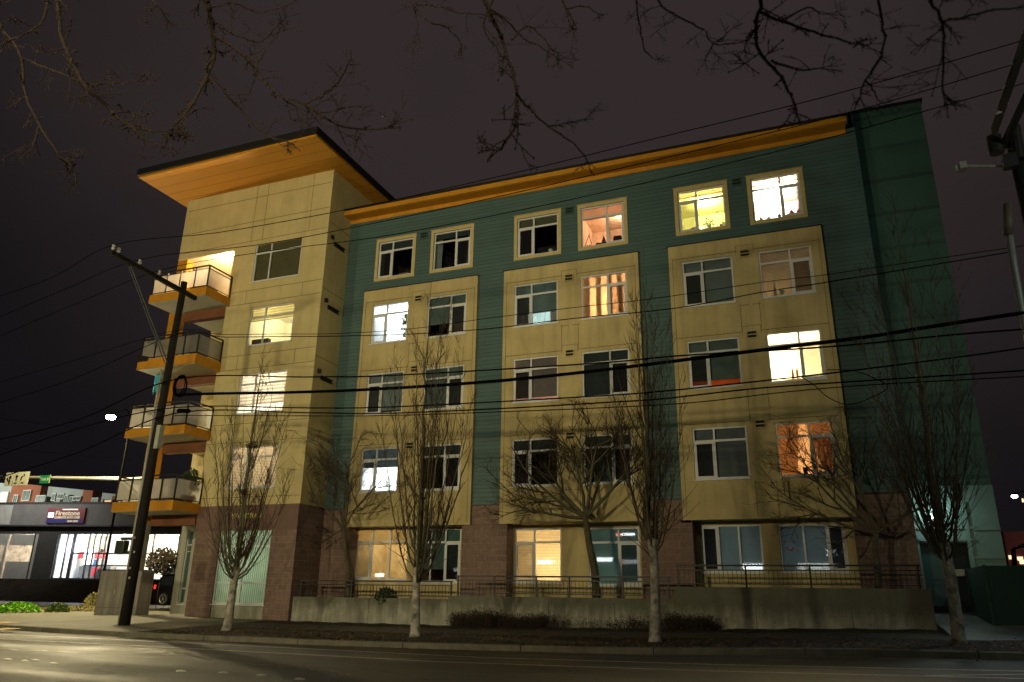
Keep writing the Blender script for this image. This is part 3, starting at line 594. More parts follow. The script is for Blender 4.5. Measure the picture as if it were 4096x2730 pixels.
# tower base
SF = (-21.27,-18.88,1.18,4.0)
t = MB().wall(-22.44, TX1, .3, BRZ, TY-.02, [(SF[0],SF[1],.62,SF[3])], .16)
t.quad((TX1,TY-.02,.3),(TX1,0,.3),(TX1,0,BRZ),(TX1,TY-.02,BRZ)); t.quad((-22.44,TY-.02,.3),(-22.44,TY-.02,BRZ),(-22.44,1.2,BRZ),(-22.44,1.2,.3)); t.quad((-22.6,TY-.02,BRZ),(TX1,TY-.02,BRZ),(TX1,TY,BRZ),(-22.6,TY,BRZ))
base = t.build('brick_base', brickm, bld)
MB().box(-22.5, TX1+.002, TY-.035, TY-.021, BRZ-.95, BRZ).build('lintel_band', mat('brown_band', (.155,.095,.08), .85, .15, 2), bld)
MB().box(SF[0]+.01, SF[1]-.01, TY+.03, TY+.14, .5, 1.17).build('plinth', conc2, bld)
window(*SF, TY, cols=(.5,.5), transom=.27, content=dict(blind=(vert,1), lit=((.78,1,.74),16,(.5,.5,.6))), casement=None, lab='tall shop window with pale green vertical blinds')
MB().box(SF[0]+.05, SF[1]-.05, TY+.03, TY+.09, 1.9, 1.96).build('transom_bar', white, bld)
# corner shop glazing under the balconies
window(-25.42,-25.08,1.1,4.1,1.05, cols=(1,), transom=.2, content=dict(blind=(cloth('teal_film',(.12,.2,.18),.3),1)), casement=None, room=False)
b = MB().wall(TX0-.01, TXM, .5, 4.6, 1.03, [(-25.42,-25.08,1.1,4.1)], .1); b.build('shopfront_wall', mat('grey_panel', (.36,.37,.34), .6, .1, 2), bld)
for z in (1.7,3.2): MB().box(-25.40,-25.1,1.08,1.12,z,z+.04).build('glazing_bar', white, bld)
bn = at(568,1187,W(0)+0) if False else at(568,1186,DIST+TY-.04)
text('building_name', 'MACKEY PLACE', .25, (bn.x, TY-.045, bn.z), PI/2, 0, mat('sign_yellow', (.55,.5,.2), .5, .1, 5), bld, .012, sx=.80, bold=.010)
# tower roof
R0, R1, RY0, RY1 = -26.3, -17.0, W(21.3), W(31)
MB().box(R0, R1, RY0, RY1, TZ+.001, TZ+.10).build('tower_soffit', soffit, bld)
MB().box(R0-.08, R1+.08, RY0-.08, RY1, TZ+.102, TZ+.40).build('roof_edge', blackm, bld)
# three hooded vents on the tower's side
for z in (15.6,12.75,9.75):
    b = MB(); b.box(TX1+.002, TX1+.07, -1.1, -.35, z, z+.045); b.box(TX1+.002, TX1+.06, -1.1, -.35, z-.12, z-.085); b.box(TX1+.002, TX1+.02, -1.1, -.35, z-.085, z)
    b.box(TX1+.002, TX1+.1, -1.35, -1.22, z+.1, z+.26); b.build('hooded_vent', blackm, bld)
# corner column, beams, balconies
cb = MB(); cb.box(TX0, -25.2, TY+.002, TY+.37, 4.2, 15.83); cb.build('corner_column', orange, bld)
MB().box(TX0+.0, -25.2, TY+.01, TY+.37, 2.34, 4.2).build('concrete_column', conc2, bld)
b = MB(); b.box(-27.03, -24.87, TY-.02, TY+.62, .3, 2.34); ped = b.build('pedestal', mat('pedestal_concrete', (.34,.32,.29), .85, .2, 1.2, .3, 30, streak=.6), bld)
b = MB()
for x in (-25.8,): b.box(x, x+.015, TY-.026, TY-.019, .4, 2.3)
for z in (.95,): b.box(-27.0, -24.9, TY-.026, TY-.019, z, z+.015)
b.build('panel_joint', jointm, ped)
b = MB()
for x in (-26.98,-26.12): b.box(x, x+.02, TY-.05, TY-.027, 1.45, 1.63)
b.build('pull_handle', mat('bright_metal', (.8,.8,.75), .3, .1, 4), ped)
SL = {5:(13.17,13.53), 4:(10.23,10.64), 3:(7.39,7.74), 2:(4.48,4.85)}
BX0, BX1, BYF = -25.5, -22.43, W(22.26)
frost = cloth('frosted_glass', (.36,.36,.355), .7, alpha=.8)
for k, (z0, z1) in SL.items():
    bo = MB().box(BX0, BX1, BYF, TY-.001, z0, z1).build('balcony', orange, bld)
    MB().box(BX0+.03, BX1-.03, BYF+.03, TY-.002, z0-.012, z0-.001).build('balcony_underside', under, bo)
    MB().box(BX0, TXM-.002, TY+.001, 1.0, z0-.012, z0+.25).build('balcony_floor', under, bo)
    MB().box(-24.87 , TXM-.002, TY+.0, TY+.3, z0-.42, z0-.014).build('header_beam', beam, bo)
    zr = z1+.97; rl = MB(); yF, yB = BYF+.05, TY-.03; xa, xb = BX0+.08, BX1-.04
    for z, wd in ((zr, .05), (zr-.13, .025), (z1+.07, .03)):
        rl.bar((xa,yF,z),(xb,yF,z), wd); rl.bar((xb,yF,z),(xb,yB,z), wd); rl.bar((xa,yF,z),(xa,yB+.6,z), wd)
    n = 4; px = [xa+(xb-xa)*q for q in (0,.28,.56,.8,1)] 
    px = [xa, xa+.72, xa+1.45, xa+2.25, xb]
    for x in px: rl.bar((x,yF,z1),(x,yF,zr), .05)
    rl.bar((xb,yB,z1),(xb,yB,zr), .05); rl.bar((xa,yB+.6,z1),(xa,yB+.6,zr), .05)
    ra = rl.build('railing', blackm, bo)
    for a, b2 in zip(px, px[1:]): MB().quad((a+.035,yF,z1+.09),(b2-.035,yF,z1+.09),(b2-.035,yF,zr-.15),(a+.035,yF,zr-.15)).build('glass_panel', frost, bo)
    MB().quad((xb,yF+.04,z1+.09),(xb,yB-.04,z1+.09),(xb,yB-.04,zr-.15),(xb,yF+.04,zr-.15)).build('glass_panel', frost, bo)
    MB().quad((xa,yF+.04,z1+.09),(xa,yB+.55,z1+.09),(xa,yB+.55,zr-.15),(xa,yF+.04,zr-.15)).build('glass_panel', frost, bo)
    # lit balcony door on the back wall
    dc = {5:(1,.8,.5),4:(1,.78,.4),3:(1,.8,.5),2:(1,.75,.42)}[k]; dw = {5:60,4:14,3:8,2:50}[k]
    zz = {5:13.6,4:10.7,3:7.8,2:4.9}[k]
    window(-24.6,-23.3,zz,zz+2.05,1.0, cols=(.5,.5), transom=None, content=dict(lit=(dc,dw), blind=(cloth('door_blind',(.7,.6,.45),.6,1,.1),1)), casement=None, depth=1.8, sill=False)
# the glazing mast that carries the recess corner (sky shows through the open side)
# balcony lamp on the fifth floor
ex = point('balcony_lamp_light', (-22.86, TY+.28, 15.42), (1,.74,.40), 800, .06)
b = MB().ball((-22.72, TY+.2, 15.66), .1, 10); b.build('balcony_lamp', emit('lamp_glow_warm', (1,.8,.5), 60), bld)
MB().box(TX0, TXM, TY+.001, 1.0, 15.78, 15.838).build('recess_ceiling', mat('cream_paint', (.7,.62,.45), .8, .05, 2), bld)
# things on the balconies
def bushy(name, c, r, n, m, label, cat, sz=1., leaf=.05, pot=None):
    rng = random.Random(hash(name+label) % 1000 if False else int(abs(c[0])*100))
    b = MB()
    for _ in range(n):
        while True:
            v = Vector((rng.uniform(-1,1), rng.uniform(-1,1), rng.uniform(-1,1)))
            if v.length < 1: break
        p = Vector(c)+Vector((v.x*r, v.y*r, v.z*r*sz)); a = Vector((rng.uniform(-1,1),rng.uniform(-1,1),rng.uniform(-1,1))).normalized(); q = a.orthogonal().normalized(); L_ = leaf*rng.uniform(.6,1.3)
        b.quad(p-a*L_, p+q*L_*.5, p+a*L_, p-q*L_*.5)
    if pot is None: return tag(b.build(name, m), label, cat)
    e = empty(name, (c[0], c[1], pot[0]), label, cat); b.build('foliage', m, e)
    pr = pot[1]; pb = MB().tube([(c[0],c[1],pot[0]),(c[0],c[1],pot[0]+pr*1.5)], [pr*.75, pr], 10); pb.build('pot', pot[2], e); 
    MB().tube([(c[0],c[1],pot[0]+pr*1.4),(c[0],c[1],c[2])], [.012,.008], 5).build('stem', MATS['bark'] if 'bark' in MATS else soil, e)
    return e
leafg = mat('leaf_green', (.035,.09,.02), .6, .4, 9); leafd = mat('leaf_dark', (.03,.05,.02), .7, .4, 9)
terra = mat('terracotta', (.3,.12,.06), .8, .2, 9); bluep = mat('blue_pot', (.04,.08,.25), .4, .1, 9); whitep = mat('white_pot', (.6,.6,.58), .4, .1, 9)
bushy('balcony_plant', (-22.75, TY-.35, 5.75), .33, 420, leafd, 'dark bushy plant filling the right end of the lowest balcony', 'plant', 1.5, .06, (4.86,.2,terra))
b = MB(); 
for i in range(5): b.box(-24.3+i*.33, -24.12+i*.33, BYF+.12, BYF+.3, 4.852, 4.94+.03*(i%3))
tag(b.build('shoe_row', mat('mixed_shoes', (.25,.16,.16), .7, .6, 6)), 'row of small pale things on the floor of the lowest balcony', 'shoes')
b = MB(); b.box(-24.1,-23.3,TY-.9,TY-.45,5.2,5.5); b.box(-24.05,-23.35,TY-.5,TY-.42,5.5,5.75)
for x in (-24.05,-23.38): 
    for y in (TY-.86,TY-.5): b.box(x,x+.04,y,y+.04,4.852,5.2)
tag(b.build('garden_chair', mat('maroon_cushion', (.22,.03,.05), .8, .2, 4)), 'dark red cushioned chair behind the frosted glass of the lowest balcony', 'chair')
b = MB(); b.box(-23.5,-22.9,BYF+.1,BYF+.25,10.645,10.72); tag(b.build('boot_tray', mat('tray', (.5,.5,.48), .6)), 'white tray on the floor of the second highest balcony', 'tray')
b = MB(); y = BYF-.01
for i in range(12):
    xa = BX0-.05+i*.05; b.quad((xa,y,10.55+.02*math.sin(i*2)),(xa+.05,y,10.55+.02*math.sin(i*2+2)),(xa+.05,y-.0,10.86-.01*i),(xa,y,10.86-.01*i))
    b.quad((xa,y+.03,10.55),(xa+.05,y+.03,10.55),(xa+.05,y+.03,10.86-.01*i),(xa,y+.03,10.86-.01*i))
tag(b.build('draped_cloth', blackm), 'black cloth draped over the left edge of the second highest balcony', 'cloth')
bluec = emit('blue_lantern', (.01,.22,.35), .5)
b = MB(); c = at(363,880,23.2)
for i in range(16):
    a = 2*PI*i/16; x, y = c.x+.14*math.cos(a), c.y+.14*math.sin(a); a2 = a+2*PI/16; x2, y2 = c.x+.14*math.cos(a2), c.y+.14*math.sin(a2)
    b.quad((x,y,c.z-.32-.1*(i%3)),(x2,y2,c.z-.32-.1*(i%3)),(x2,y2,c.z+.3),(x,y,c.z+.3))
b.bar((c.x,c.y,c.z+.28),(c.x,c.y,10.2),.015)
tag(b.build('hanging_lantern', mat('blue_fabric', (.02,.35,.5), .7, .3, 8)), 'bright blue fringed lantern hanging below the second highest balcony', 'lantern')  # blue cloth banner, modelled as a fringed tube
# ---------------------------------------------------------------- retaining wall and railings
RY = W(23.8)
rw = empty('retaining_wall', (-8, RY, .9), 'stained concrete retaining wall stepping up along the footway below the railings', 'wall')
SEG = [(-17.74,-11.60,1.49),(-11.60,-4.17,1.60),(-4.17,2.62,1.955)]
for i, (a, b, z) in enumerate(SEG):
    MB().box(a, b-.003 if i < 2 else b, RY, RY+.25, .4, z).build('wall_section', conc, rw, bevel=.012)
b = MB()
for x in (-14.6,-8.1,-6.0,-1.9,.6): b.box(x, x+.014, RY-.004, RY+.002, .5, 1.46)
for x in fr(-17,2.2,16):
    for z in (1.0,1.3): b.tube([(x+.1*math.sin(x*9),RY-.003,z+.02),(x+.1*math.sin(x*9),RY+.002,z+.02)], .018, 6)
b.build('form_tie_hole', mat('dark_hole', (.05,.048,.035), .9), rw)
MB().box(2.45, 2.62, RY+.25, -.03, .4, 1.95).build('wall_return', conc, rw)
railm = mat('railing_grey', (.018,.018,.019), .5, .2, 6)
RL = [(-17.55,-11.50,1.49,2.04,'low black railing beside the corner tower, on the lowest wall step',[-17.5,-15.4,-11.55]),
      (-11.40,-4.25,1.60,2.22,'grey metal railing on the middle wall step between the two street trees',[-11.3,-10.0,-8.55,-7.45,-5.75,-4.35]),
      (-4.12,2.45,1.955,2.56,'grey metal railing on the highest wall step below the two rightmost ground floor windows',[-4.05,-2.1,-.35,1.4,2.38])]
for a, b, z0, z1, lab, posts in RL:
    e = empty('railing', (a, RY+.12, z0), lab, 'railing', 'railings on the retaining wall')
    r = MB(); y = RY+.12; r.bar((a,y,z1),(b,y,z1),.05,.05); r.bar((a,y,z1-.13),(b,y,z1-.13),.03); r.bar((a,y,z0+.09),(b,y,z0+.09),.025); r.build('rail', railm, e)
    p = MB(); n = int((b-a)/.125)
    for i in range(1, n): x = a+(b-a)*i/n; p.bar((x,y,z0+.09),(x,y,z1-.13),.014)
    p.build('balusters', railm, e)
    for x in posts: MB().bar((x,y,z0),(x,y,z1-.026),.05).build('post', railm, e)
# ---------------------------------------------------------------- trees
bark = mat('bark', (.062,.045,.03), .9, .4, 14, .6, 60); twig = mat('twig_brown', (.055,.036,.022), .9, .35, 10)
barkw = mat('pale_bark', (.32,.30,.26), .9, .8, 6, .6, 50, streak=.4, dirt=(.09,.07,.05)); barkm = mat('mossy_bark', (.085,.078,.045), .9, .4, 9, .5, 60)
def branch(mb, p, d, length, r0, r1, rng, n=7, up=0., wob=.12, k=4, clampf=None):
    pts = [Vector(p)]; rad = [r0]; d = Vector(d).normalized(); st = length/n
    for i in range(n):
        d = (d + Vector((rng.gauss(0,wob), rng.gauss(0,wob), rng.gauss(0,wob)+up)) * (st**.5)).normalized()
        q = pts[-1]+d*st
        if clampf: q = clampf(q)
        pts.append(q); rad.append(r0+(r1-r0)*(i+1)/n)
    mb.tube(pts, rad, k, cap=False); return pts, d
def columnar(px, Yr, zb, ztop, width, label, seed, hf=2.05, stems=11, leanx=0., nest=()):
    rng = random.Random(seed); x0 = px; y0 = W(Yr)
    e = empty('street_tree', (x0, y0, zb), label, 'tree', 'tall columnar bare street trees along the kerb')
    tm = MB(); top = Vector((x0+leanx, y0, zb+hf))
    pts = [Vector((x0+leanx*t+.03*math.sin(4*t+seed), y0+.02*math.sin(5*t), zb-.1+(hf+.1)*t)) for t in (0,.08,.25,.45,.65,.85,1)]
    tm.tube(pts, [.19,.145,.125,.115,.108,.108,.12], 12); tm.build('trunk', barkw, e, smooth=True)
    sm = MB(); tg = MB(); cz = ztop-zb-hf
    n = 14; led = []
    for i in range(n+1):
        t = i/n; led.append(top+Vector((.10*math.sin(3*t+seed)+.02*rng.gauss(0,1), .08*math.sin(2.3*t+seed*2), cz*t)))
    sm.tube(led, [max(.006, .085*(1-i/n)**1.1) for i in range(n+1)], 7, cap=False); allst = [(led, n)]
    for s in range(stems):
        h0 = rng.uniform(-.35, .40 if s > stems*.45 else .06)*cz*(.5 if s < stems*.45 else 1); h0 = max(h0, -.45)
        if h0 > 0: ti = h0/cz*n; start = led[int(ti)].lerp(led[min(int(ti)+1,n)], ti-int(ti))
        else: start = Vector((x0+leanx*(1+h0/hf), y0, zb+hf+h0))
        a = s*2.399+rng.uniform(-.4,.4); rel = rng.uniform(.35,1.); n2 = 11
        R = width/2*rel*(1-.45*max(0,h0)/cz); ztip = cz*(1-.62*rel**2.2)*rng.uniform(.85,1.0); H = max(1.2, ztip-h0)
        P = []
        for i in range(n2+1):
            t = i/n2; sp = t**.62; P.append(start+Vector((math.cos(a)*R*sp+.035*rng.gauss(0,1)*t, math.sin(a)*R*sp*.9+.035*rng.gauss(0,1)*t, H*(t**1.12))))
        r0 = rng.uniform(.020,.040); sm.tube(P, [max(.005, r0*(1-t/n2)**.8) for t in range(n2+1)], 5, cap=False); allst.append((P, n2))
    for P, n in allst:
        H = (P[-1]-P[0]).length
        ns = int(19*(H/6))
        for q in range(ns):
            t = rng.uniform(.06,.97); i = min(int(t*n), n-1); base = P[i].lerp(P[i+1], t*n-i)
            b2 = rng.uniform(0, 2*PI); ang = rng.uniform(.35,.75)
            d = Vector((math.cos(b2)*math.sin(ang), math.sin(b2)*math.sin(ang), math.cos(ang)))
            Ln = rng.uniform(.45,1.45)*(1-t*.45)*(.6+width*.18)
            pp, dd = branch(tg, base, d, Ln, .010*(1.15-t), .0032, rng, 5, up=.22, wob=.10, k=3)
            for _ in range(rng.randint(2,5)):
                j = rng.randint(1,4); b3 = rng.uniform(0,2*PI); d3 = ((pp[j+1]-pp[j]).normalized()+Vector((math.cos(b3),math.sin(b3),.25))*.55)
                branch(tg, pp[j], d3, Ln*rng.uniform(.25,.55), .006, .0028, rng, 3, up=.15, wob=.12, k=3)
    for k in range(3):       # low side twigs round the fork
        for q in range(4):
            b2 = rng.uniform(0,2*PI); branch(tg, top-Vector((0,0,rng.uniform(-.3,.5))), (math.cos(b2),math.sin(b2),.7), rng.uniform(.8,1.7), .014, .003, rng, 6, up=.08, wob=.15, k=3)
    sm.build('limbs', barkm, e, smooth=True); tg.build('twigs', twig, e)
    for i, (dx, z, r) in enumerate(nest):
        b = MB(); c = Vector((x0+dx, y0-.05, z))
        for _ in range(110):
            a = Vector((rng.gauss(0,1),rng.gauss(0,1),rng.gauss(0,.6))); a = a.normalized()*r*rng.uniform(.4,1); d = Vector((rng.gauss(0,1),rng.gauss(0,1),rng.gauss(0,.5))).normalized()*r*.6
            b.tube([c+a-d*.5, c+a+d*.5], .007, 3, cap=False)
        tag(b.build('bird_nest', mat('nest', (.03,.02,.012), .95)), ['twiggy nest high in the first street tree, beside the tower window','small twiggy nest lower in the first street tree, just above the red blocks'][i], 'nest', 'nests in the first street tree')
    return e
TB = [(-.8604*19.3, .608), (-.5361*19.3, .617), (-.2003*19.3, .655), (.1297*19.3, .845)]
columnar(TB[0][0], 19.3, TB[0][1], 9.6, 3.3, 'columnar bare tree with white trunk in front of the tower shop window', 3, hf=1.75, leanx=.05, stems=17, nest=((0.1,6.0,.2),(.06,4.55,.13)))
columnar(TB[1][0], 19.3, TB[1][1], 11.0, 3.5, 'columnar bare tree with white trunk in front of the second pair of ground floor windows', 15, hf=1.7, stems=20)
columnar(TB[2][0], 19.3, TB[2][1], 11.1, 2.5, 'slender columnar bare tree with white trunk before the middle brick pier', 24, hf=2.35, stems=15)
columnar(TB[3][0], 19.3, TB[3][1], 11.9, 3.2, 'dark columnar bare tree with mottled trunk by the service door at the right', 37, hf=2.0, stems=18)
def spreading(x0, Yr, zb, fork, label, seed, limbs, R, ztop, r=.11):
    rng = random.Random(seed); y0 = W(Yr); e = empty('bare_tree', (x0, y0, zb), label, 'tree', 'small spreading bare trees behind the railings')
    def cl(q): q = q.copy(); q.y = min(q.y, -.2); q.z = q.z if q.z < ztop-.6 else ztop-.6+(q.z-ztop+.6)*.35; return q
    tm = MB(); F = Vector(fork); pts = smooth_pts([(x0,y0,zb-.1),(x0+(F.x-x0)*.25+.05,y0,zb+(F.z-zb)*.4),(x0+(F.x-x0)*.6,y0,zb+(F.z-zb)*.7),tuple(F)], 4)
    n = len(pts); tm.tube(pts, [r*(1.15-.4*i/n) for i in range(n)], 9); tm.build('trunk', barkm, e, smooth=True)
    sm = MB(); tg = MB()
    def rec(p, d, Ln, rad, lv):
        mb = sm if lv < 2 else tg
        pp, dd = branch(mb, p, d, Ln, rad, rad*.45, rng, 7 if lv < 2 else 4, up=.06 if lv < 2 else .02, wob=.16, k=5 if lv < 2 else 3, clampf=cl)
        if lv >= 4: return
        nb = (6,4,4,3)[lv]
        for _ in range(nb):
            j = rng.randint(2, len(pp)-1) if lv < 2 else rng.randint(1, len(pp)-1); dr = (pp[j]-pp[j-1]); dr = dr.normalized() if dr.length > 1e-5 else dd
            s = Vector((rng.gauss(0,1), rng.gauss(0,.55), rng.gauss(.15,.6))).normalized()
            rec(pp[j], dr*.9+s*.75, Ln*rng.uniform(.45,.68), max(.0038, rad*.5), lv+1)
    for (dx, dy, dz, Ln) in limbs: rec(F, (dx,dy,dz), Ln, r*.55, 0)
    sm.build('limbs', barkm, e, smooth=True); tg.build('twigs', twig, e); return e
f5 = at(790,1215,24.3); f6 = at(1345,1190,24.3); f7 = at(2012,1228,24.3); b5 = at(800,1372,24.3); b6 = at(1370,1370,24.3); b7 = at(2012,1325,24.3)
spreading(b5.x, 24.3, 1.2, f5, 'small crooked bare tree behind the railing beside the tower', 41, [(-.9,-.3,.8,1.9),(-.35,-.2,1,2.2),(.25,-.2,1,2.4),(.8,-.3,.9,2.3),(.5,-.5,1,1.9),(-.2,-.1,-.15,.9)], 2.4, 7.6, .075)
spreading(b6.x, 24.3, 1.2, f6, 'wide spreading bare tree leaning left behind the middle railing', 52, [(-1,-.25,.55,2.5),(-.75,-.3,.9,2.4),(-.1,-.2,1.1,2.4),(.25,-.2,1.1,2.4),(.9,-.3,.8,2.3),(-1,-.3,.15,1.9),(.6,-.1,.9,2.0)], 2.6, 8.3, .12)
spreading(b7.x, 24.3, 1.9, f7, 'bare tree spreading behind the right end of the highest railing', 63, [(-1,-.3,.7,2.4),(-.7,-.2,.9,2.5),(-.1,-.2,1.1,2.3),(.4,-.2,1.,2.),(.9,-.5,.6,2.0),(-.95,-.3,.3,1.9)], 2.6, 7.6, .09)
# hedge, shrubs, leaf litter
def hedge(x0, x1, Yr, z0, h, n, label, m, seed, thick=.35, leaf=.022, dens=None):
    rng = random.Random(seed); b = MB(); y = W(Yr)
    for i in range(n):
        x = rng.uniform(x0, x1)
        if dens and rng.random() > dens(x): continue
        hh = h*rng.uniform(.55,1.05)*(.85+.15*math.sin(x*2.3)); z = side_z(x, Yr)+z0; p = Vector((x, y+rng.uniform(-thick,thick)/2, z))
        pts = [p]; d = Vector((rng.gauss(0,.2), rng.gauss(0,.15), 1))
        for k in range(4): d += Vector((rng.gauss(0,.18), rng.gauss(0,.15), 0)); pts.append(pts[-1]+d.normalized()*hh/4)
        b.tube(pts, [.006,.005,.004,.003,.002], 3, cap=False)
        for k in range(5):
            q = pts[rng.randint(2,4)]+Vector((rng.gauss(0,.05),rng.gauss(0,.05),rng.gauss(0,.05))); a = Vector((rng.gauss(0,1),rng.gauss(0,1),rng.gauss(0,1))).normalized()*leaf; c = a.orthogonal().normalized()*leaf*.6
            b.quad(q-a, q+c, q+a, q-c)
    return tag(b.build('hedge', m), label, 'hedge')
dryleaf = mat('dry_leaf', (.05,.035,.02), .9, .5, 8)
hedge(-11.2,-8.0,23.3,0,.52,900,'thin clipped brown hedge on the left part of the retaining wall', dryleaf, 5)
hedge(-7.9,-4.1,23.3,0,.40,330,'patchy thin brown hedge before the wall, left of the third street tree', dryleaf, 6, dens=lambda x: .35+.65*(math.sin(x*2.1)>-.2))
hedge(-4.35,-3.1,23.3,0,.55,420,'small leafier hedge clump just right of the third street tree', dryleaf, 8)
bushy('shrub', (at(892,1360,24.2).x, W(24.1), 1.5), .42, 900, leafd, 'dark green shrub behind the low railing left of the second street tree', 'shrub', .8, .05)
bushy('fern', (at(1690,1340,24.1).x-8, W(24.2), 1.3), .01, 2, leafd, 'x', 'x') if False else None
rng = random.Random(11); b = MB()
for i in range(5200):
    x = rng.uniform(-18, 14); Y = 17.65+rng.random()**1.3*(2.7 if rng.random() < .75 else 6); 
    if rng.random() < .12: Y = rng.uniform(17.05,17.45)
    if Y > 23.7: continue
    z = (side_z(x, Y) if Y > 17.6 else road_z(x, Y))+.012 + (.4*max(0,(Y-21)/5) if x > 2.6 and Y > 20.4 else 0); r = rng.uniform(.02,.05); a = rng.uniform(0, 2*PI)
    c = Vector((x, W(Y), z)); u = Vector((math.cos(a), math.sin(a), rng.uniform(-.3,.3)))*r; v = Vector((-math.sin(a), math.cos(a), rng.uniform(-.3,.3)))*r*.7
    b.quad(c-u, c-v, c+u, c+v)
tag(b.build('leaf_litter', mat('fallen_leaf', (.20,.115,.05), .85, .6, 7)), 'brown fallen leaves strewn over the planting strip and kerb', 'leaves', kind='stuff')
# planting at the street corner
lime = mat('lime_leaf', (.22,.50,.03), .6, .35, 5); grn = mat('groundcover_green', (.10,.16,.03), .7, .5, 4); tanl = mat('tan_leaf', (.22,.19,.07), .8, .4, 6)
def mound(cx, cY, rx, ry, h, n, m, label, cat, seed, leaf=.07, name='shrub'):
    rng = random.Random(seed); b = MB(); z0 = side_z(cx, cY)
    for i in range(n):
        a = rng.uniform(0,2*PI); q = rng.random()**.5; x, y = cx+rx*q*math.cos(a), W(cY)+ry*q*math.sin(a); z = z0+h*(1-q*q)**.5*rng.uniform(.35,1.0)
        d = Vector((rng.gauss(0,1),rng.gauss(0,1),rng.gauss(.3,1))).normalized()*leaf*rng.uniform(.6,1.2); c = d.orthogonal().normalized()*leaf*.55; p = Vector((x,y,z))
        b.quad(p-d, p+c, p+d, p-c)
    return tag(b.build(name, m), label, cat)
def gpt(px, py, fz, x_guess=None):
    d = ray(px, py); Y = 10
    while Y < 120:
        p = CAM+d*(Y/d.y)
        if p.z <= fz(p.x, Y): return p, Y
        Y += .1
    return p, Y
for (px0, px1, pyb, h, ry, m, lab, cat, s) in ((-30,80,1409,.42,1.0,lime,'bright lime green low shrub at the far left of the street corner','shrub',1),(98,136,1408,.4,.6,grn,'small green shrub between the lime shrub and the tan one','shrub',2),(182,222,1402,.85,.7,tanl,'round yellowish shrub beside the concrete pedestal','shrub',3)):
    p0, Y0 = gpt(px0, pyb, side_z); p1, Y1 = gpt(px1, pyb, side_z); 
    mound((p0.x+p1.x)/2, Y0+ry, (p1.x-p0.x)/2, ry, h, 1500 if px0 < 0 else 800, m, lab, cat, s)
p0, Y0 = gpt(160,1405,side_z)
mound(p0.x, Y0+1.2, 3.4, 1.0, .22, 2600, tanl, 'low straw coloured ground cover in the corner planting', 'ground cover', 7, .06, 'ground_cover')['kind'] = 'stuff'
yel = mat('yellow_tactile', (.65,.40,.03), .7, .2, 8)
for i, (px, py, pw) in enumerate(((0,1448,14),(2,1433,11))):
    a, Ya = gpt(-40, py, side_z); c, Yc = gpt(px+24 if i == 0 else px+28, py, side_z)
    b = MB(); xa, xb = a.x, c.x; 
    b.quad(*[(x, W(Y), side_z(x, Y)+.012) for x, Y in ((xa,Yc-.25),(xb,Yc-.25),(xb,Yc+.35),(xa,Yc+.35))]); b.quad(*[(x, W(Y), side_z(x, Y)+.006) for x, Y in ((xa,Yc-.25),(xb,Yc-.25),(xb,Yc+.35),(xa,Yc+.35))])
    tag(b.build('tactile_paving', yel), ['yellow tactile plate nearest the kerb at the left edge','yellow tactile plate farther back at the left edge'][i], 'tactile paving', 'yellow tactile plates')
# kerb of the cross street
b = MB(); pa, Ya = gpt(-60,1388,side_z); pb, Yb = gpt(170,1383,side_z)
P = [(-46,31.6),(-40,31.6),(-33.0,31.6),(-33.0,60)]
for (x0,Y0),(x1,Y1) in zip(P, P[1:]): b.bar((x0,W(Y0),side_z(x0,24)+.0),(x1,W(Y1),side_z(x1,24)+.0), .18, .16)
struct(b.build('cross_street_kerb', kc))
# corner pavement extension
sheet('corner_pavement', pave, fr(-46,-33,13), [17.6,19,21,23.8,26,28,30,31.6], lambda x, Y: side_z(x, Y)-.003)
# ---------------------------------------------------------------- utility poles, wires
polem = mat('creosote_wood', (.010,.008,.007), .95, .3, 8, .4, 40); wirem = mat('wire_black', (.004,.004,.004), 1, .1, 5, spec=0); porc = mat('porcelain', (.35,.36,.36), .3, .2, 12)
PYr = 19.4; px_ = -20.75
e = empty('utility_pole', (px_, W(PYr), .55), 'dark wooden utility pole with a long side crossarm in front of the balconies', 'pole', 'utility poles carrying the wires')
MB().tube([(px_-.03,W(PYr),.4),(px_-.0,W(PYr),6.5),(px_+.12,W(PYr),12.3)], [.175,.145,.115], 14).build('pole_shaft', polem, e, smooth=True)
az = 12.05; A0 = Vector((px_+.14, W(PYr+.55), az)); A1 = Vector((px_+.42, W(16.05), az))
A1 = at(255,580,16.05)
A0 = Vector((px_+.16, W(PYr+.6), A1.z-.1))
arm = MB().bar(A0, A1, .12, .15).build('crossarm', polem, e)
b = MB(); m1 = A0.lerp(A1, .78); b.bar(m1-Vector((0,0,.1)), (px_+.1, W(PYr-.15), 9.2), .035); b.bar(m1-Vector((.1,0,.1)), (px_-.02, W(PYr-.15), 9.2), .025); b.build('arm_brace', mat('grey_steel', (.08,.085,.09), .7, .2, 5), e)
ins = []
for t in (.985, .93, .70, .47):
    p = A0.lerp(A1, t)+Vector((0,0,.10)); b = MB(); b.tube([p, p+Vector((0,0,.06)), p+Vector((0,0,.10)), p+Vector((0,0,.16)), p+Vector((0,0,.20))], [.03,.07,.04,.06,.03], 8); b.build('insulator', porc, e, smooth=True); ins.append(p+Vector((0,0,.2)))
b = MB(); cm_ = mat('conduit_grey', (.28,.28,.25), .5, .2, 4)
b.tube([(px_-.25,W(PYr-.02),.5),(px_-.24,W(PYr-.02),9.0)], .045, 8); b.build('conduit', cm_, e, smooth=True)
MB().box(px_+.16,px_+.32,W(PYr-.2),W(PYr),6.15,6.95).build('cable_box', mat('box_grey', (.3,.32,.27), .5, .2, 5), e)
b = MB()
for z, a in ((2.25,.2),(2.75,.5),(3.2,.1),(1.95,.4)): b.box(px_-.06+a*.2, px_+a*.2, W(PYr)-.19, W(PYr)-.17, z, z+.07)
b.build('pole_tag', porc, e)
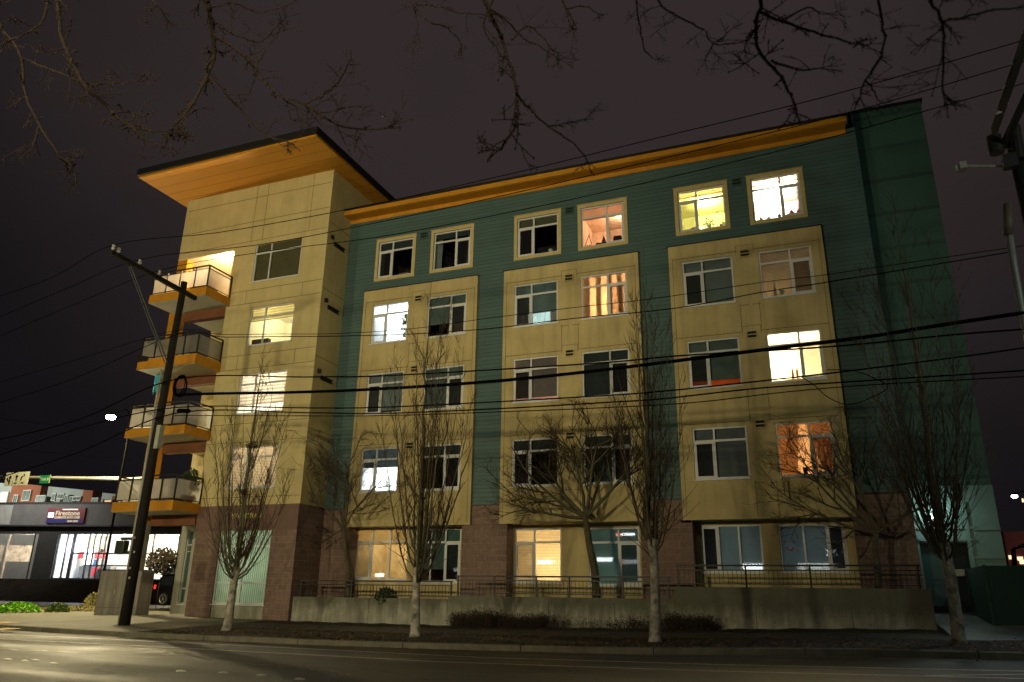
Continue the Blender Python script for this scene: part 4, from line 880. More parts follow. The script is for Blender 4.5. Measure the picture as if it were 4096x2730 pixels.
# pedestrian signal on the pole
s = empty('pedestrian_signal', (px_-.4, W(PYr), 3.0), 'dark boxy pedestrian signal seen from behind, on the left of the utility pole', 'signal')
sp0 = at(282,1257,PYr)
sgm = mat('signal_green_black', (.02,.03,.02), .5, .2, 8)
MB().box(sp0.x-.22, sp0.x+.17, W(PYr)-.12, W(PYr)+.1, sp0.z-.24, sp0.z+.2).build('signal_housing', sgm, s, bevel=.03)
b = MB(); b.box(sp0.x-.2, sp0.x+.25, W(PYr)+.05, W(PYr)+.12, sp0.z+.22, sp0.z+.3); b.box(sp0.x+.15, px_-.18, W(PYr)-.02, W(PYr)+.04, sp0.z-.2, sp0.z-.14); b.build('bracket', sgm, s)
# right pole, mostly outside the frame
pr0 = at(2322,348,19.4)
e = empty('utility_pole', (pr0.x+.12, W(19.4), .9), 'black wooden utility pole crowded with arms and gear at the right edge', 'pole', 'utility poles carrying the wires')
MB().tube([(pr0.x+.16,W(19.4),.7),(pr0.x+.12,W(19.4),pr0.z+.35)], [.24,.17], 14).build('pole_shaft', polem, e, smooth=True)
a0, a1 = at(2283,292,19.4), at(2353,92,17.2)
q0 = at(2282,300,20.3); q1 = at(2353,95,16.2); q1.z = q0.z = 14.2
b = MB(); b.bar(at(2285,300,19.9), at(2362,72,15.9), .13, .16); b.build('crossarm', polem, e)
b = MB(); b.bar(at(2298,350,19.5), at(2362,215,17.0), .12); b.bar(at(2300,330,19.3), at(2340,345,19.2), .1); b.build('crossarm', polem, e)
b = MB(); c = at(2298,322,19.1)
b.tube([c+Vector((-.12,0,-.35)), c+Vector((-.12,0,.12))], .16, 10); b.box(c.x-.05,c.x+.25,c.y-.1,c.y+.1,c.z-.8,c.z-.45); b.tube([c+Vector((.3,0,-.6)), c+Vector((.35,0,.3))], .12, 10); b.build('switch_gear', mat('gear_dark', (.02,.02,.02), .5, .3, 8), e)
for (px, py) in ((2322,151),(2304,206),(2289,262),(2303,243)):
    p = at(px, py, 18.9); MB().tube([p, p+Vector((.05,0,.05)), p+Vector((.13,0,.03))], [.03,.055,.03], 8).build('insulator', porc, e, smooth=True)
b = MB(); p0, p1 = at(2316,470,19.0), at(2317,540,19.0); b.tube([p0, p1], .10, 10); b.build('terminator', mat('tan_gear', (.11,.09,.07), .6, .3, 8), e, smooth=True)
b = MB(); b.tube([at(2317,520,19.05), at(2330,610,19.05), at(2352,735,19.05), at(2385,900,19.05)], .075, 10); b.build('riser_conduit', mat('pale_conduit', (.20,.21,.23), .4, .15, 5), e, smooth=True)
lp = at(2218,382,19.2); lq = at(2300,388,19.2)
b = MB(); b.tube([lp, lq+Vector((.3,0,0))], .035, 8); b.build('lamp_arm', cm_, e)
b = MB(); b.box(lp.x-.14,lp.x+.02,lp.y-.12,lp.y+.12,lp.z-.10,lp.z+.09); b.box(lp.x-.24,lp.x-.18,lp.y-.1,lp.y+.1,lp.z-.1,lp.z+.02); b.build('flood_light', cm_, e, bevel=.01)
# wires: vertical planes at their own distance, through points measured along each
def wire(pts, Yr, r, label, name='power_line', cat='wire', ext=None):
    P = [at(px, py, Yr) if not isinstance(px, Vector) else px for px, py in pts]
    if ext: P.append(P[-1]+(P[-1]-P[-2]).normalized()*ext)
    P = smooth_pts(P, 5); b = MB().tube(P, r, 5)
    return tag(b.build(name, wirem, smooth=True), label, cat, 'overhead wires between the utility poles')
wire([(-40,694),(120,638),(ins[0],0),(500,535),(807,480),(1164,402),(1500,320),(1896,223),(2353,93)], 16.1, .012, 'highest thin wire, crossing above the long roof to the top of the right pole', ext=6)
wire([(-40,745),(150,665),(ins[2],0),(600,562),(862,513),(1110,460),(1371,400),(1896,274),(2324,150)], 17.0, .012, 'second highest thin wire, running along the orange eave', ext=4)
wire([(-40,790),(170,700),(ins[3],0),(600,580),(862,546),(1178,487),(1494,418),(1803,344),(1896,320),(2306,205)], 17.9, .012, 'third thin wire, crossing the green wall above the top windows', ext=4)
xl = lambda py: (at(402,py,19.15))
wire([(-40,890),(180,826),(xl(760),0),(506,769),(640,768),(775,767),(946,756),(1120,732),(1320,707),(1493,688),(1760,648),(1895,632),(2353,565)], 19.15, .010, 'thin wire sagging past the upper windows, upper of a close pair', 'cable')
wire([(-40,938),(170,870),(xl(770),0),(513,775),(640,774),(775,773),(946,768),(1120,756),(1320,732),(1551,709),(1750,672),(1893,650),(2320,580)], 19.25, .014, 'slightly thicker wire sagging past the upper windows, lower of a close pair', 'cable')
wire([(-40,1020),(180,965),(xl(872),0),(700,867),(862,865),(1120,851),(1400,833),(1560,818),(1839,802),(2000,789),(2188,770),(2353,757)], 19.1, .022, 'plain cable just above the thickest one across the middle windows', 'cable')
wire([(xl(908),0),(500,905),(680,902),(862,895),(1120,878),(1340,856),(1522,834),(1750,805),(1982,776),(2160,748),(2335,722)], 19.0, .048, 'thickest black cable crossing the whole facade at the middle floor', 'cable', ext=4)
wire([(-40,1060),(180,985),(xl(937),0),(700,938),(862,937),(1120,925),(1400,909),(1551,897),(1840,866),(1982,849),(2226,818),(2353,800)], 19.05, .020, 'cable below the thickest one, uppermost of the lower three', 'cable')
wire([(-40,1110),(180,1040),(xl(950),0),(700,949),(862,951),(1120,941),(1400,925),(1522,917),(1740,893),(1982,876),(2200,862),(2353,852)], 19.0, .020, 'middle one of the lower three cables', 'cable')
wire([(xl(955),0),(640,956),(862,956),(1120,948),(1400,937),(1600,925),(1800,902),(2000,885),(2353,866)], 18.95, .014, 'lowest thin cable across the facade', 'cable')
wire([(0,962),(150,980),(300,998),(440,1010)], 30, .014, 'faint wire beyond the crossing, above the traffic arm', 'wire'); wire([(0,1030),(150,1044),(300,1056)], 30, .012, 'faint lower wire beyond the crossing, near the traffic arm', 'wire')
c = at(412,888,19.0); b = MB(); rng = random.Random(4)
for k in range(5):
    R = .30+.015*k; b.tube([c+Vector((math.cos(t)*R*.78+.02*k, .05*math.sin(k+t), math.sin(t)*R*1.05)) for t in [2*PI*i/20 for i in range(21)]], .018, 5, cap=False)
tag(b.build('cable_coil', wirem, smooth=True), 'coil of spare black cable hanging beside the utility pole', 'cable coil')
c0, c1 = at(590,945,19.0), at(620,945,19.0); cc = at(572,947,19.0)
c0, c1 = at(708/1.0-0,0,1) if False else at(415+0,0,1) if False else at(595,945,19.0), at(626,946,19.0)
c0, c1 = at(407+0,944,19.0), at(436,945,19.0)
tag(MB().tube([at(407,944,18.97), at(411,944,18.97), at(434,945,18.97), at(438,945,18.97)], [.03,.075,.075,.03], 10).build('splice_box', wirem, smooth=True), 'black cylindrical splice case on the lower cables beside the utility pole', 'splice case')
b = MB(); P = [at(*p, 19.0) for p in ((1840,866),(1870,885),(1905,915),(1950,930),(2000,915),(2040,890),(2010,870),(1960,852),(1900,850))]; b.tube(smooth_pts(P, 5), .011, 5); tag(b.build('cable_loop', wirem, smooth=True), 'thin slack loop of wire hanging from the cables over the right bay', 'cable')
# ---------------------------------------------------------------- street lamps
lampm = emit('lamp_glow', (1,.90,.62), 60)
def street_lamp(hx, hYr, hz, bx, label, m, bYr=None, r=.22):
    cm_ = mat('post_black', (.006,.006,.006), 1, .1, 5, spec=0)
    bYr = bYr or hYr; e = empty('street_lamp', (bx, W(bYr), .6), label, 'street lamp', 'street lamps')
    MB().tube([(bx,W(bYr),.4),(bx,W(bYr),hz+.1)], [.06,.04], 10).build('lamp_post', cm_, e, smooth=True)
    MB().tube([(bx,W(bYr),hz+.05),((bx*2+hx)/3,W((bYr*2+hYr)/3),hz+.35),(hx,W(hYr),hz+.16)], .035, 6).build('lamp_arm', cm_, e, smooth=True)
    MB().tube([(hx,W(hYr),hz+.2),(hx,W(hYr),hz+.1),(hx,W(hYr),hz+.05)], [.08,.24,.27], 12).build('lamp_hood', cm_, e, smooth=True)
    MB().ball((hx,W(hYr),hz-.02), r, 12, .7).build('lamp_lens', m, e, smooth=True); return e
lb = at(255,958,26); lpst = at(293,1010,26.3)
street_lamp(lb.x, 26, lb.z, at(302,962,26.3).x, 'bright street lamp glowing left of the balconies', lampm, 26.3, .22)
spot('street_lamp_light', (lb.x, W(26), lb.z-.3), (lb.x+3, W(24), 0), (1,.84,.45), 5200, 165, .3, .15)
ld = at(2331,1140,60)
street_lamp(ld.x, 60, ld.z, ld.x+1.4, 'distant cool white street lamp at the right edge', emit('lamp_glow_cool', (.72,.86,1), 12), r=.2)
# ---------------------------------------------------------------- overhanging tree in the foreground
e = empty('overhanging_tree', (1.5, W(-2.2), .3), 'leafless branches of a near tree hanging across the top of the view', 'tree')
nb = mat('branch_bark', (.036,.023,.018), .85, .5, 16, .4, 80)
trunk = MB().tube(smooth_pts([(1.5,W(-2.2),.2),(1.4,W(-2.1),2.5),(1.0,W(-1.4),5.0),(.2,W(0.2),7.2),(-.6,W(2.2),8.6)], 4), [.24-.006*i for i in range(17)], 12).build('trunk', bark, e, smooth=True)
GUIDE = [ # (distance, radius, points) limbs traced downward out of the crown
 (5.2,.016,[(-60,-120),(0,55),(45,120),(60,220),(92,290),(130,350),(150,375)]),(5.2,.010,[(92,290),(78,330),(68,345)]),(5.2,.009,[(150,375),(172,402),(176,420)]),
 (5.0,.020,[(120,-120),(132,0),(140,80),(165,140),(195,195),(245,245),(300,290),(352,300),(400,306)]),(5.0,.011,[(195,195),(250,192),(318,188)]),(5.0,.009,[(300,290),(330,318),(370,335)]),
 (4.8,.015,[(95,-120),(110,0),(98,50),(70,72),(20,95)]),(5.2,.011,[(45,130),(90,150),(140,168),(200,200)]),
 (5.6,.024,[(455,-120),(475,0),(488,60),(492,120),(478,170),(450,225),(425,262),(400,290)]),
 (5.6,.014,[(492,80),(560,130),(600,180),(650,225),(700,240),(760,280),(820,297),(890,295)]),(5.6,.009,[(700,240),(740,222),(768,200),(800,150)]),(5.6,.009,[(650,225),(690,252),(740,258),(830,245)]),
 (5.6,.012,[(488,170),(520,215),(560,262),(610,308),(660,325)]),(5.7,.008,[(480,20),(540,8),(590,30),(660,12)]),(5.6,.008,[(500,60),(560,88),(600,95),(640,60)]),
 (5.5,.010,[(300,-100),(330,-20),(360,10),(385,45)]),(5.4,.008,[(585,175),(600,130),(640,75),(655,60)]),
 (6.0,.013,[(930,-120),(945,0),(985,50),(1030,65),(1060,100)]),(6.0,.010,[(948,8),(1000,15),(1060,30),(1110,35)]),(6.0,.008,[(950,10),(960,60),(950,95)]),
 (5.8,.024,[(1090,-120),(1112,0),(1145,70),(1165,130),(1182,185),(1190,245),(1185,290),(1165,320),(1148,348)]),(5.8,.013,[(1188,215),(1215,250),(1262,292),(1310,325),(1352,370)]),(5.8,.011,[(1125,20),(1165,50),(1205,90),(1245,110),(1285,140)]),(5.8,.009,[(1175,90),(1215,60),(1245,85),(1275,120)]),(5.8,.012,[(1150,-30),(1110,60),(1150,120)]),(5.8,.008,[(1262,292),(1300,282),(1345,275)]),
 (6.2,.013,[(1285,-120),(1290,-10),(1312,38),(1325,70)]),(6.2,.009,[(1300,20),(1345,15),(1372,32)]),
 (6.3,.010,[(1440,-120),(1462,0),(1472,80),(1488,125),(1512,140)]),(6.2,.012,[(1480,-100),(1510,0),(1560,40),(1615,68),(1640,100),(1700,98)]),(6.2,.007,[(1640,100),(1620,140)]),(6.2,.007,[(1650,95),(1680,70)]),
 (5.6,.020,[(1750,-120),(1748,0),(1738,60),(1745,120),(1790,170),(1812,210),(1830,250)]),(5.6,.014,[(1742,30),(1800,50),(1870,75),(1940,95),(1962,100)]),(5.6,.011,[(1770,140),(1830,160),(1890,158)]),(5.6,.010,[(1745,60),(1720,90),(1712,110)]),(5.6,.009,[(1800,50),(1850,20),(1900,35)]),
 (5.2,.012,[(2010,-120),(2018,0),(2030,70),(2020,130),(1990,185),(1975,225)]),(5.0,.013,[(2110,-120),(2140,0),(2165,50),(2168,120),(2165,215)]),(5.0,.009,[(2168,50),(2230,38),(2300,22),(2370,15)]),(5.2,.008,[(1990,185),(2010,215),(2020,235)])]
bm_ = MB(); rng = random.Random(99)
def spur(p, d, Ln, r, lv=0):
    pts, dd = branch(bm_, p, d, Ln, r, r*.55, rng, 4, up=-.05, wob=.35, k=4)
    bm_.ball(pts[-1], r*1.5, 4, 1.3)
    for q in pts[1:-1]:
        if rng.random() < .55: bm_.ball(q+Vector((0,0,r*.5)), r*1.25, 4)
    if lv < 2:
        for _ in range(rng.randint(1,3)):
            j = rng.randint(1,3); s = Vector((rng.gauss(0,1), rng.gauss(0,.5), rng.gauss(0,.7))).normalized(); spur(pts[j], dd*.7+s*.8, Ln*rng.uniform(.4,.7), r*.75, lv+1)
for Yr, r, g in GUIDE:
    P = []
    for i, (px, py) in enumerate(g):
        Yq = Yr+.25*math.sin(px*.01+i*.8); q = at(px, py, Yq) if py > -100 else at(px, py, Yq*.97); P.append(q)
    top = g[0][1] <= -90
    P = smooth_pts(P, 4); n = len(P)
    P = [p+Vector((rng.gauss(0,1),rng.gauss(0,1),rng.gauss(0,1)))*.006 for p in P]
    r *= 1.45 if g[0][0] < 900 else 1.05; bm_.tube(P, [r*(1-.6*i/n) for i in range(n)], 6, cap=False)
    if top: bm_.tube(smooth_pts([P[0], P[0]+Vector((.1,-.4,.5)), Vector((P[0].x*.5, W(2.0), 8.2)), Vector((-.4, W(1.6), 8.4))], 4), [r]*2+[r*1.2]*2+[r*1.3]*9, 6, cap=False)
    for i in range(3 if top else 1, n-1):
        if rng.random() < (.6 if g[0][0] < 900 else .30):
            d = (P[i+1]-P[i]).normalized(); s = Vector((rng.gauss(0,1), rng.gauss(0,.5), rng.gauss(0,.8))).normalized(); spur(P[i], d*.6+s, rng.uniform(.08,.38), max(.0035, r*.33))
        if rng.random() < .4: bm_.ball(P[i], r*(1-.6*i/n)*1.5, 5)
    for _ in range(3):
        d = (P[-1]-P[-2]).normalized(); s = Vector((rng.gauss(0,1), rng.gauss(0,.5), rng.gauss(0,.7))).normalized(); spur(P[-1], d+s*.6, rng.uniform(.1,.25), r*.33)
bm_.build('branches', nb, e, smooth=True)
# ---------------------------------------------------------------- car repair shop across the side street
SA, SB = Vector((-1.3858*45, W(45), 0)), Vector((-1.1317*47.0, W(47.0), 0))
su = (SB-SA).normalized(); sn = Vector((su.y, -su.x, 0))      # along, and towards us
def sp(px, py, off=0.):                                # point on the shop front plane seen at photo position
    d = ray(px, py); o = SA+sn*off; t = (o-CAM).dot(sn)/d.dot(sn); return CAM+d*t
def along(p): return (p-SA).dot(su)
def fq(b, s0, s1, z0, z1, off=0., thick=.1):
    a, c = SA+su*s0+sn*off, SA+su*s1+sn*off; e_ = -sn*thick
    P = [Vector((q.x,q.y,z)) for z in (z0,z1) for q in (a, c, c+e_, a+e_)]; n = len(b.v); b.v += [tuple(p) for p in P]
    b.f += [(n,n+3,n+2,n+1),(n+4,n+5,n+6,n+7),(n,n+1,n+5,n+4),(n+1,n+2,n+6,n+5),(n+2,n+3,n+7,n+6),(n+3,n,n+4,n+7)]; return b
shop = empty('repair_shop', (SA.x+5, SA.y, 2.3), 'low grey car repair shop with tall lit glass front and red sign', 'building')
zb = sp(150,1332).z; zg = sp(180,1228).z; zl = sp(180,1208).z; zt = sp(180,1160).z
s0 = along(sp(-60,1250)); sd0, sd1 = along(sp(74,1260)), along(sp(128,1260)); sg0 = along(sp(126,1280)); 
sR = 27.
greyw = mat('grey_shop_wall', (.085,.083,.078), .8, .15, 1.5); palew = mat('pale_shop_wall', (.22,.22,.20), .8, .15, 1.2); chark = mat('charcoal_wall', (.022,.021,.020), .8, .2, 1.5)
b = MB(); fq(b, s0, sR, zl, zt, .25, .3); b.build('fascia', greyw, shop)
b = MB(); fq(b, s0, along(sp(150,1185,.26))-5.0, zl+.05, zt-.05, .27, .015); b.build('fascia_panel', palew, shop)
b = MB(); fq(b, s0, sR, zl-.12, zl-.01, .45, .6); b.build('canopy', blackm, shop)
b = MB(); fq(b, s0, sR, zg, zl-.13, .0, .15); b.build('wall', chark, shop)
b = MB(); fq(b, sd0, sg0-.05, zb-1.5, zg-.01, .02, .15); b.build('pier', chark, shop)
b = MB(); fq(b, s0, sR, zb-1.6, zb+.02, .0, .1); b.build('plinth', chark, shop)
b = MB(); fq(b, s0, sR, zt+.0, zt+.25, -.3, 12); fq(b, s0, sR, zb-.2, zt, -8, .1); b.build('roof', chark, shop)
# bay doors at the left: pale panels below, glazed above
for a, c in ((along(sp(-40,1260)), along(sp(10,1260))), (along(sp(20,1260)), along(sp(78,1260)))):
    f_ = MB(); fq(f_, a, c, zg-.9 , zg-.02, .0, .08); zm = zb+.38*(zg-zb); fq(f_, a, c, zb, zm, .0, .08); fq(f_, c, c+.22, zb, zg, .03, .12); bd = f_.build('bay_door', palew, shop)
    g_ = MB(); p0, p1 = SA+su*a-sn*.04, SA+su*c-sn*.04; g_.quad((p0.x,p0.y,zm),(p1.x,p1.y,zm),(p1.x,p1.y,zg-.9),(p0.x,p0.y,zg-.9)); g_.build('pane', glass, bd)
b = MB(); a_, c_ = SA+su*s0-sn*.2, SA+su*(sd0-.1)-sn*.2
a_ = a_-su*9
for p_, q_ in ((a_-sn*5, c_-sn*5), (c_, c_-sn*5), (a_, a_-sn*5)): b.quad((p_.x,p_.y,zb),(q_.x,q_.y,zb),(q_.x,q_.y,zg+.1),(p_.x,p_.y,zg+.1))
b.quad((a_.x,a_.y,zg+.1),(c_.x,c_.y,zg+.1),((c_-sn*5).x,(c_-sn*5).y,zg+.1),((a_-sn*5).x,(a_-sn*5).y,zg+.1)); b.build('workshop', mat('workshop_wall', (.5,.47,.42), .8, .5, 2.5), shop)
point('workshop_light', tuple(c_-sn*2.2-su*1.6+Vector((0,0,zg-.8))), (1,.8,.6), 900, .4); point('workshop_light', tuple(c_-sn*2.2-su*6+Vector((0,0,zg-.8))), (1,.8,.6), 300, .4)  # lights added to stand in for warm reflections in the door glass
# lit showroom
b = MB(); dpt = -5.5
a, c = SA+su*sg0, SA+su*sR
def wq(m_, p, q, z0, z1): m_.quad((p.x,p.y,z0),(q.x,q.y,z0),(q.x,q.y,z1),(p.x,p.y,z1))
ab, cb_ = a+sn*dpt, c+sn*dpt; wq(b, ab, cb_, zb, zg+.1); wq(b, a-sn*.2, ab, zb, zg+.1); wq(b, c-sn*.2, cb_, zb, zg+.1)
b.quad((a.x,a.y,zb+.02),(c.x,c.y,zb+.02),(cb_.x,cb_.y,zb+.02),(ab.x,ab.y,zb+.02)); b.quad((a.x,a.y,zg+.1),(ab.x,ab.y,zg+.1),(cb_.x,cb_.y,zg+.1),(c.x,c.y,zg+.1))
b.build('showroom', mat('showroom_white', (.75,.76,.78), .8, .04, 2), shop)
mid = sg0+(along(sp(197,1280))-sg0)
# partition between the cool entrance and the warm lounge
mid0 = mid
def SP(s, off, z): p = SA+su*s+sn*off; return (p.x, p.y, z)
point('showroom_light', SP(sg0+2.0, -1.6, zg-.9), (.72,.84,1), 560, .5)
for s_ in (2.4, 6.5, 12.0): point('showroom_light', SP(mid+s_, -2.2, zg-.5), (1,.80,.50), 950, .4)
fr_ = MB(); mul = [129,148,162,166,199,212,226,238]
for px in mul: s_ = along(sp(px,1280)); fq(fr_, s_-.05, s_+.05, zb, zg, .06, .14)
for s_ in (mid+5.8, mid+8, mid+11, mid+13.4, mid+16): fq(fr_, s_-.05, s_+.05, zb, zg, .06, .14)
hz = sp(180,1272).z; fq(fr_, along(sp(165,1280)), sR, hz-.05, hz+.05, .05, .1); fq(fr_, sg0, sR, zb, zb+.12, .06, .14); fq(fr_, along(sp(199,1280)), sR, sp(220,1300).z-.05, sp(220,1300).z+.05, .05, .1)
fr_.build('glazing_frame', mat('dark_bronze', (.035,.035,.04), .4, .1, 4), shop)
g_ = MB(); wq(g_, SA+su*sg0, SA+su*sR, zb, zg); g_.build('pane', glass, shop)
# things inside the showroom
b = MB(); fq(b, mid-2.6, mid-.2, sp(190,1283,-2).z, sp(190,1268,-2).z, -2.5, .2); b.build('menu_band', mat('band_red', (.5,.03,.03), .5, .1, 4), shop)
b = MB(); fq(b, mid-2.2, mid-1.0, zb+.5, sp(190,1285,-2).z, -2.6, .3); b.build('display', mat('display_blue', (.05,.10,.25), .5, .1, 4), shop)
b = MB(); fq(b, mid-1.9, mid-1.0, zb+1.2, zb+2.5, -2.2, .1); b.build('screen', emit('lit_screen', (.9,.92,1), 3), shop)
b = MB(); fq(b, sg0+.5, sg0+3.4, zb, zb+1.1, -2.4, .8); b.build('counter', mat('counter_grey', (.15,.15,.15), .6, .2, 3), shop)
b = MB(); fq(b, sg0+1.9, sg0+2.6, zb+.3, zb+1.0, -2.2, .1); b.build('red_panel', mat('panel_red', (.7,.03,.05), .5), shop)
b = MB(); fq(b, mid+.2, mid+4.8, zb, zb+.85, -1.2, .7); fq(b, mid+6, mid+9, zb, zb+1.0, -1.5, .9); b.build('sofa', mat('sofa_dark', (.05,.06,.08), .7, .2, 3), shop)
b = MB(); p = Vector(SP(sg0+3.6, -.6, sp(178,1265).z)); b.ball(p, .22, 10, .8); b.build('round_sticker', blackm, shop)
tb = text('opening_hours', '10:30', .55, SP(mid+3.6, .02, sp(225,1262).z), PI/2, math.atan2(su.y, su.x), blackm, shop, .01)
# sign above
s1, s2 = along(sp(110,1185,.3)), along(sp(196,1185,.3)); z1, z2 = sp(150,1203,.3).z, sp(150,1168,.3).z; h_ = z2-z1
sg = MB(); fq(sg, s1, s2, z1, z2, .40, .14); sgn = sg.build('shop_sign', mat('sign_red', (.13,.018,.022), .3, .1, 4), shop)
b = MB(); fq(b, s1+.05, s2-.1, z1+.03, z1+h_*.26, .41, .008); b.build('sign_stripe', mat('sign_blue', (.02,.03,.14), .3, .1, 4), sgn)
cen = lambda f: SP(s1+(s2-s1)*f, .42, 0)
rz = math.atan2(su.y, su.x); gold = emit('sign_cream', (.6,.5,.36), .12)
def st(s, f, z, size, m_, sx=1): p = cen(f); text('sign_text', s, size, (p[0], p[1], z), PI/2, rz, m_, sgn, .012, sx=sx, bold=.012)
W_ = s2-s1
st('Firestone', .55, z1+h_*.64, h_*.42, gold, W_*.72/(h_*.42*4.2)); st('COMPLETE AUTO CARE', .55, z1+h_*.37, h_*.2, gold, W_*.70/(h_*.2*11)); st('NOW OPEN', .72, z1+h_*.12, h_*.16, gold, .9)
b = MB(); fq(b, s1+.12, s1+.62, z1+h_*.38, z1+h_*.7, .42, .01); b.build('spotlit_patch', emit('sign_glare', (.8,.85,1), 1.2), sgn)  # painted glare: a glowing plate stands in for light on the sign
b = MB(); fq(b, s1+W_*.4, s1+W_*.8, z1+h_*.87, z1+h_*.92, .425, .012); b.build('sign_tube', emit('sign_tube', (1,.9,.75), 1.5), sgn)
# raised dark forecourt in front
def lot_z(x, Y): return .35+(zb-.35-.04)*max(0,min(1,(Y-41.5)/2.6))
sheet('forecourt', mat('forecourt_asphalt', (.014,.011,.008), 1, .4, 1.5, spec=.02), fr(-110,-39,30), [38.0,39,40.5,41.5,42.5,43.3,44.1,46,50,56], lot_z)
yk = mat('yellow_kerb', (.45,.33,.02), .7, .3, 5)
for i, (a, c) in enumerate(((95,125),(165,192))):
    p0, p1 = sp(a,1338,1.2), sp(c,1339,1.2); b = MB(); b.bar((p0.x,p0.y,zb-.18),(p1.x,p1.y,zb-.18),.3,.22)
    tag(b.build('yellow_kerb', yk), ['faint yellow painted kerb before the bay doors of the shop','bright yellow painted kerb before the shop entrance'][i], 'kerb', 'yellow kerbs of the shop')
spot('shopfront_light', SP(mid-3, 4.5, zt+1.5), SP(mid-4, 0, zt-1.5), (1,.98,.92), 700, 140)
spot('shopfront_light', SP(s0+4, 4.5, zt+1.5), SP(s0+6, 0, zt-2.5), (1,.98,.92), 1300, 140)
# ---------------------------------------------------------------- far apartment block (white and orange)
FB = empty('far_apartments', (-115, W(95), 4), 'distant white and brick orange apartment block on the hill behind the shop', 'building')
FA, FBp = (-20,1100), (262,1132)
def fp(px, py): return at(px, py, 95)
whitew = mat('far_white', (.30,.35,.34), .8, .1, .5); orw = mat('far_orange', (.24,.085,.04), .8, .15, .5); fwin = mat('far_window', (.03,.07,.06), .3); fw = mat('far_frame', (.5,.55,.52), .6)
tops = [(-60,1098,-10,whitew),(48,1106,60,None)]
segs = [(-60,44,1104,whitew,0),(44,110,1112,orw,1.2),(110,206,1118,whitew,0),(206,228,1128,orw,1.2),(228,272,1132,whitew,0),(272,290,1142,orw,1.2),(290,330,1140,whitew,0)]
for a, c, top, m_, off in segs:
    p0, p1 = fp(a, top), fp(c, top+ (c-a)*.10); zbot = 1.0; n = MB(); y = W(95)-off
    n.quad((p0.x,y,zbot),(p1.x,y,zbot),(p1.x,y,p1.z),(p0.x,y,p0.z)); n.quad((p1.x,y,zbot),(p1.x,y+10,zbot),(p1.x,y+10,p1.z),(p1.x,y,p1.z)); n.quad((p0.x,y,zbot),(p0.x,y,p0.z),(p0.x,y+10,p0.z),(p0.x,y+10,zbot)); n.quad((p0.x,y,p0.z),(p1.x,y,p1.z),(p1.x,y+10,p1.z),(p0.x,y+10,p0.z))
    n.build('wall', m_, FB)
litw = [emit('far_lit_cream', (1,.78,.45), .9), emit('far_lit_white', (.95,.95,.95), 1.6), emit('far_lit_orange', (1,.45,.15), .7)]
for px, py, w_, h_, kind in ((8,1143,20,22,0),(34,1150,12,22,9),(60,1139,20,22,8),(92,1148,22,16,8),(122,1143,9,14,9),(138,1141,14,9,9),(151,1147,8,14,9),(162,1149,8,12,9),(176,1146,16,7,9),(217,1152,14,12,8),(248,1153,14,5,2),(280,1155,14,6,1)):
    p0, p1 = at(px-w_/2, py+h_/2, 93.5), at(px+w_/2, py-h_/2, 93.5); y = W(93.5)
    f_ = MB().box(p0.x-.15,p1.x+.15,y,y+.3,p0.z-.15,p1.z+.15).build('window', fw, FB); n = MB()
    mx_ = (p0.x+p1.x)/2; n.box(p0.x,mx_-.07,y-.05,y-.01,p0.z,p1.z); n.box(mx_+.07,p1.x,y-.05,y-.01,p0.z,p1.z)
    n.build('pane', litw[kind] if kind < 3 else fwin, f_)
for x_ in (-150,-128): spot('hill_light', (x_, W(70), 18), (x_, W(95), 9), (1,.96,.82), 26000, 120)
# roof top dark line in front
# ---------------------------------------------------------------- traffic arm and signs
tx = -.0
e = empty('traffic_arm', (at(292,1250,28).x, W(28), .6), 'long horizontal traffic arm lit yellow over the crossing', 'traffic pole')
p0, p1 = at(-60,1096,28), at(272,1100.5,28); xm_ = -29.93
galv = mat('galvanised', (.55,.55,.5), .45, .1, 4)
MB().tube([tuple(p0), tuple(p1), (xm_, W(28), p1.z-.02)], [.07,.09,.10], 12).build('arm', galv, e, smooth=True)
MB().tube([(xm_,W(28),.5),(xm_,W(28),p1.z+.25)], [.09,.08], 12).build('mast', MATS['box_grey'], e, smooth=True)
spot('arm_glow', (at(200,1060,26).x, W(26.5), p1.z+3.3), (at(160,1100,28).x, W(28), p1.z), (1,.85,.4), 260, 110) if False else None
def panel(px0, px1, py0, py1, Yr, m_, name, label, cat):
    a, c = at(px0, py1, Yr), at(px1, py0, Yr); e = empty(name, ((a.x+c.x)/2, W(Yr), a.z), label, cat)
    MB().box(a.x, c.x, W(Yr)-.02, W(Yr)+.02, a.z, c.z).build('sign_plate', m_, e, bevel=.01); return e, a, c
e, a, c = panel(9,69,1084,1118,27.6, mat('sign_white', (.62,.64,.52), .5, .05, 3), 'lane_sign', 'white lane use sign with three black arrows on the traffic arm', 'sign')
w_, h_ = c.x-a.x, c.z-a.z; y = W(27.6)-.035
b = MB()
def arrow(bm, cx, z0, z1, bend=0):
    if bend: bm.bar((cx-.12*w_*.5,y,z0),(cx-.12*w_*.5,y,z0+(z1-z0)*.45),.045*w_,.01); bm.bar((cx-.12*w_*.5,y,z0+(z1-z0)*.42),(cx+.02*w_,y,z1-.1),.045*w_,.01); tx_, tz_ = cx+.06*w_, z1; bm.poly([(tx_+.03,y,tz_),(tx_-.09,y,tz_-.02),(tx_+.0,y,tz_-.15)])
    else: bm.bar((cx,y,z0),(cx,y,z1-.1),.045*w_,.01); bm.poly([(cx-.07*w_,y,z1-.14),(cx+.07*w_,y,z1-.14),(cx,y,z1)])
arrow(b, a.x+w_*.22, a.z+h_*.12, a.z+h_*.8); b.bar((a.x+w_*.22,y,a.z+h_*.35),(a.x+w_*.12,y,a.z+h_*.5),.04*w_,.01); b.poly([(a.x+w_*.06,y,a.z+h_*.5),(a.x+w_*.17,y,a.z+h_*.48),(a.x+w_*.10,y,a.z+h_*.64)])
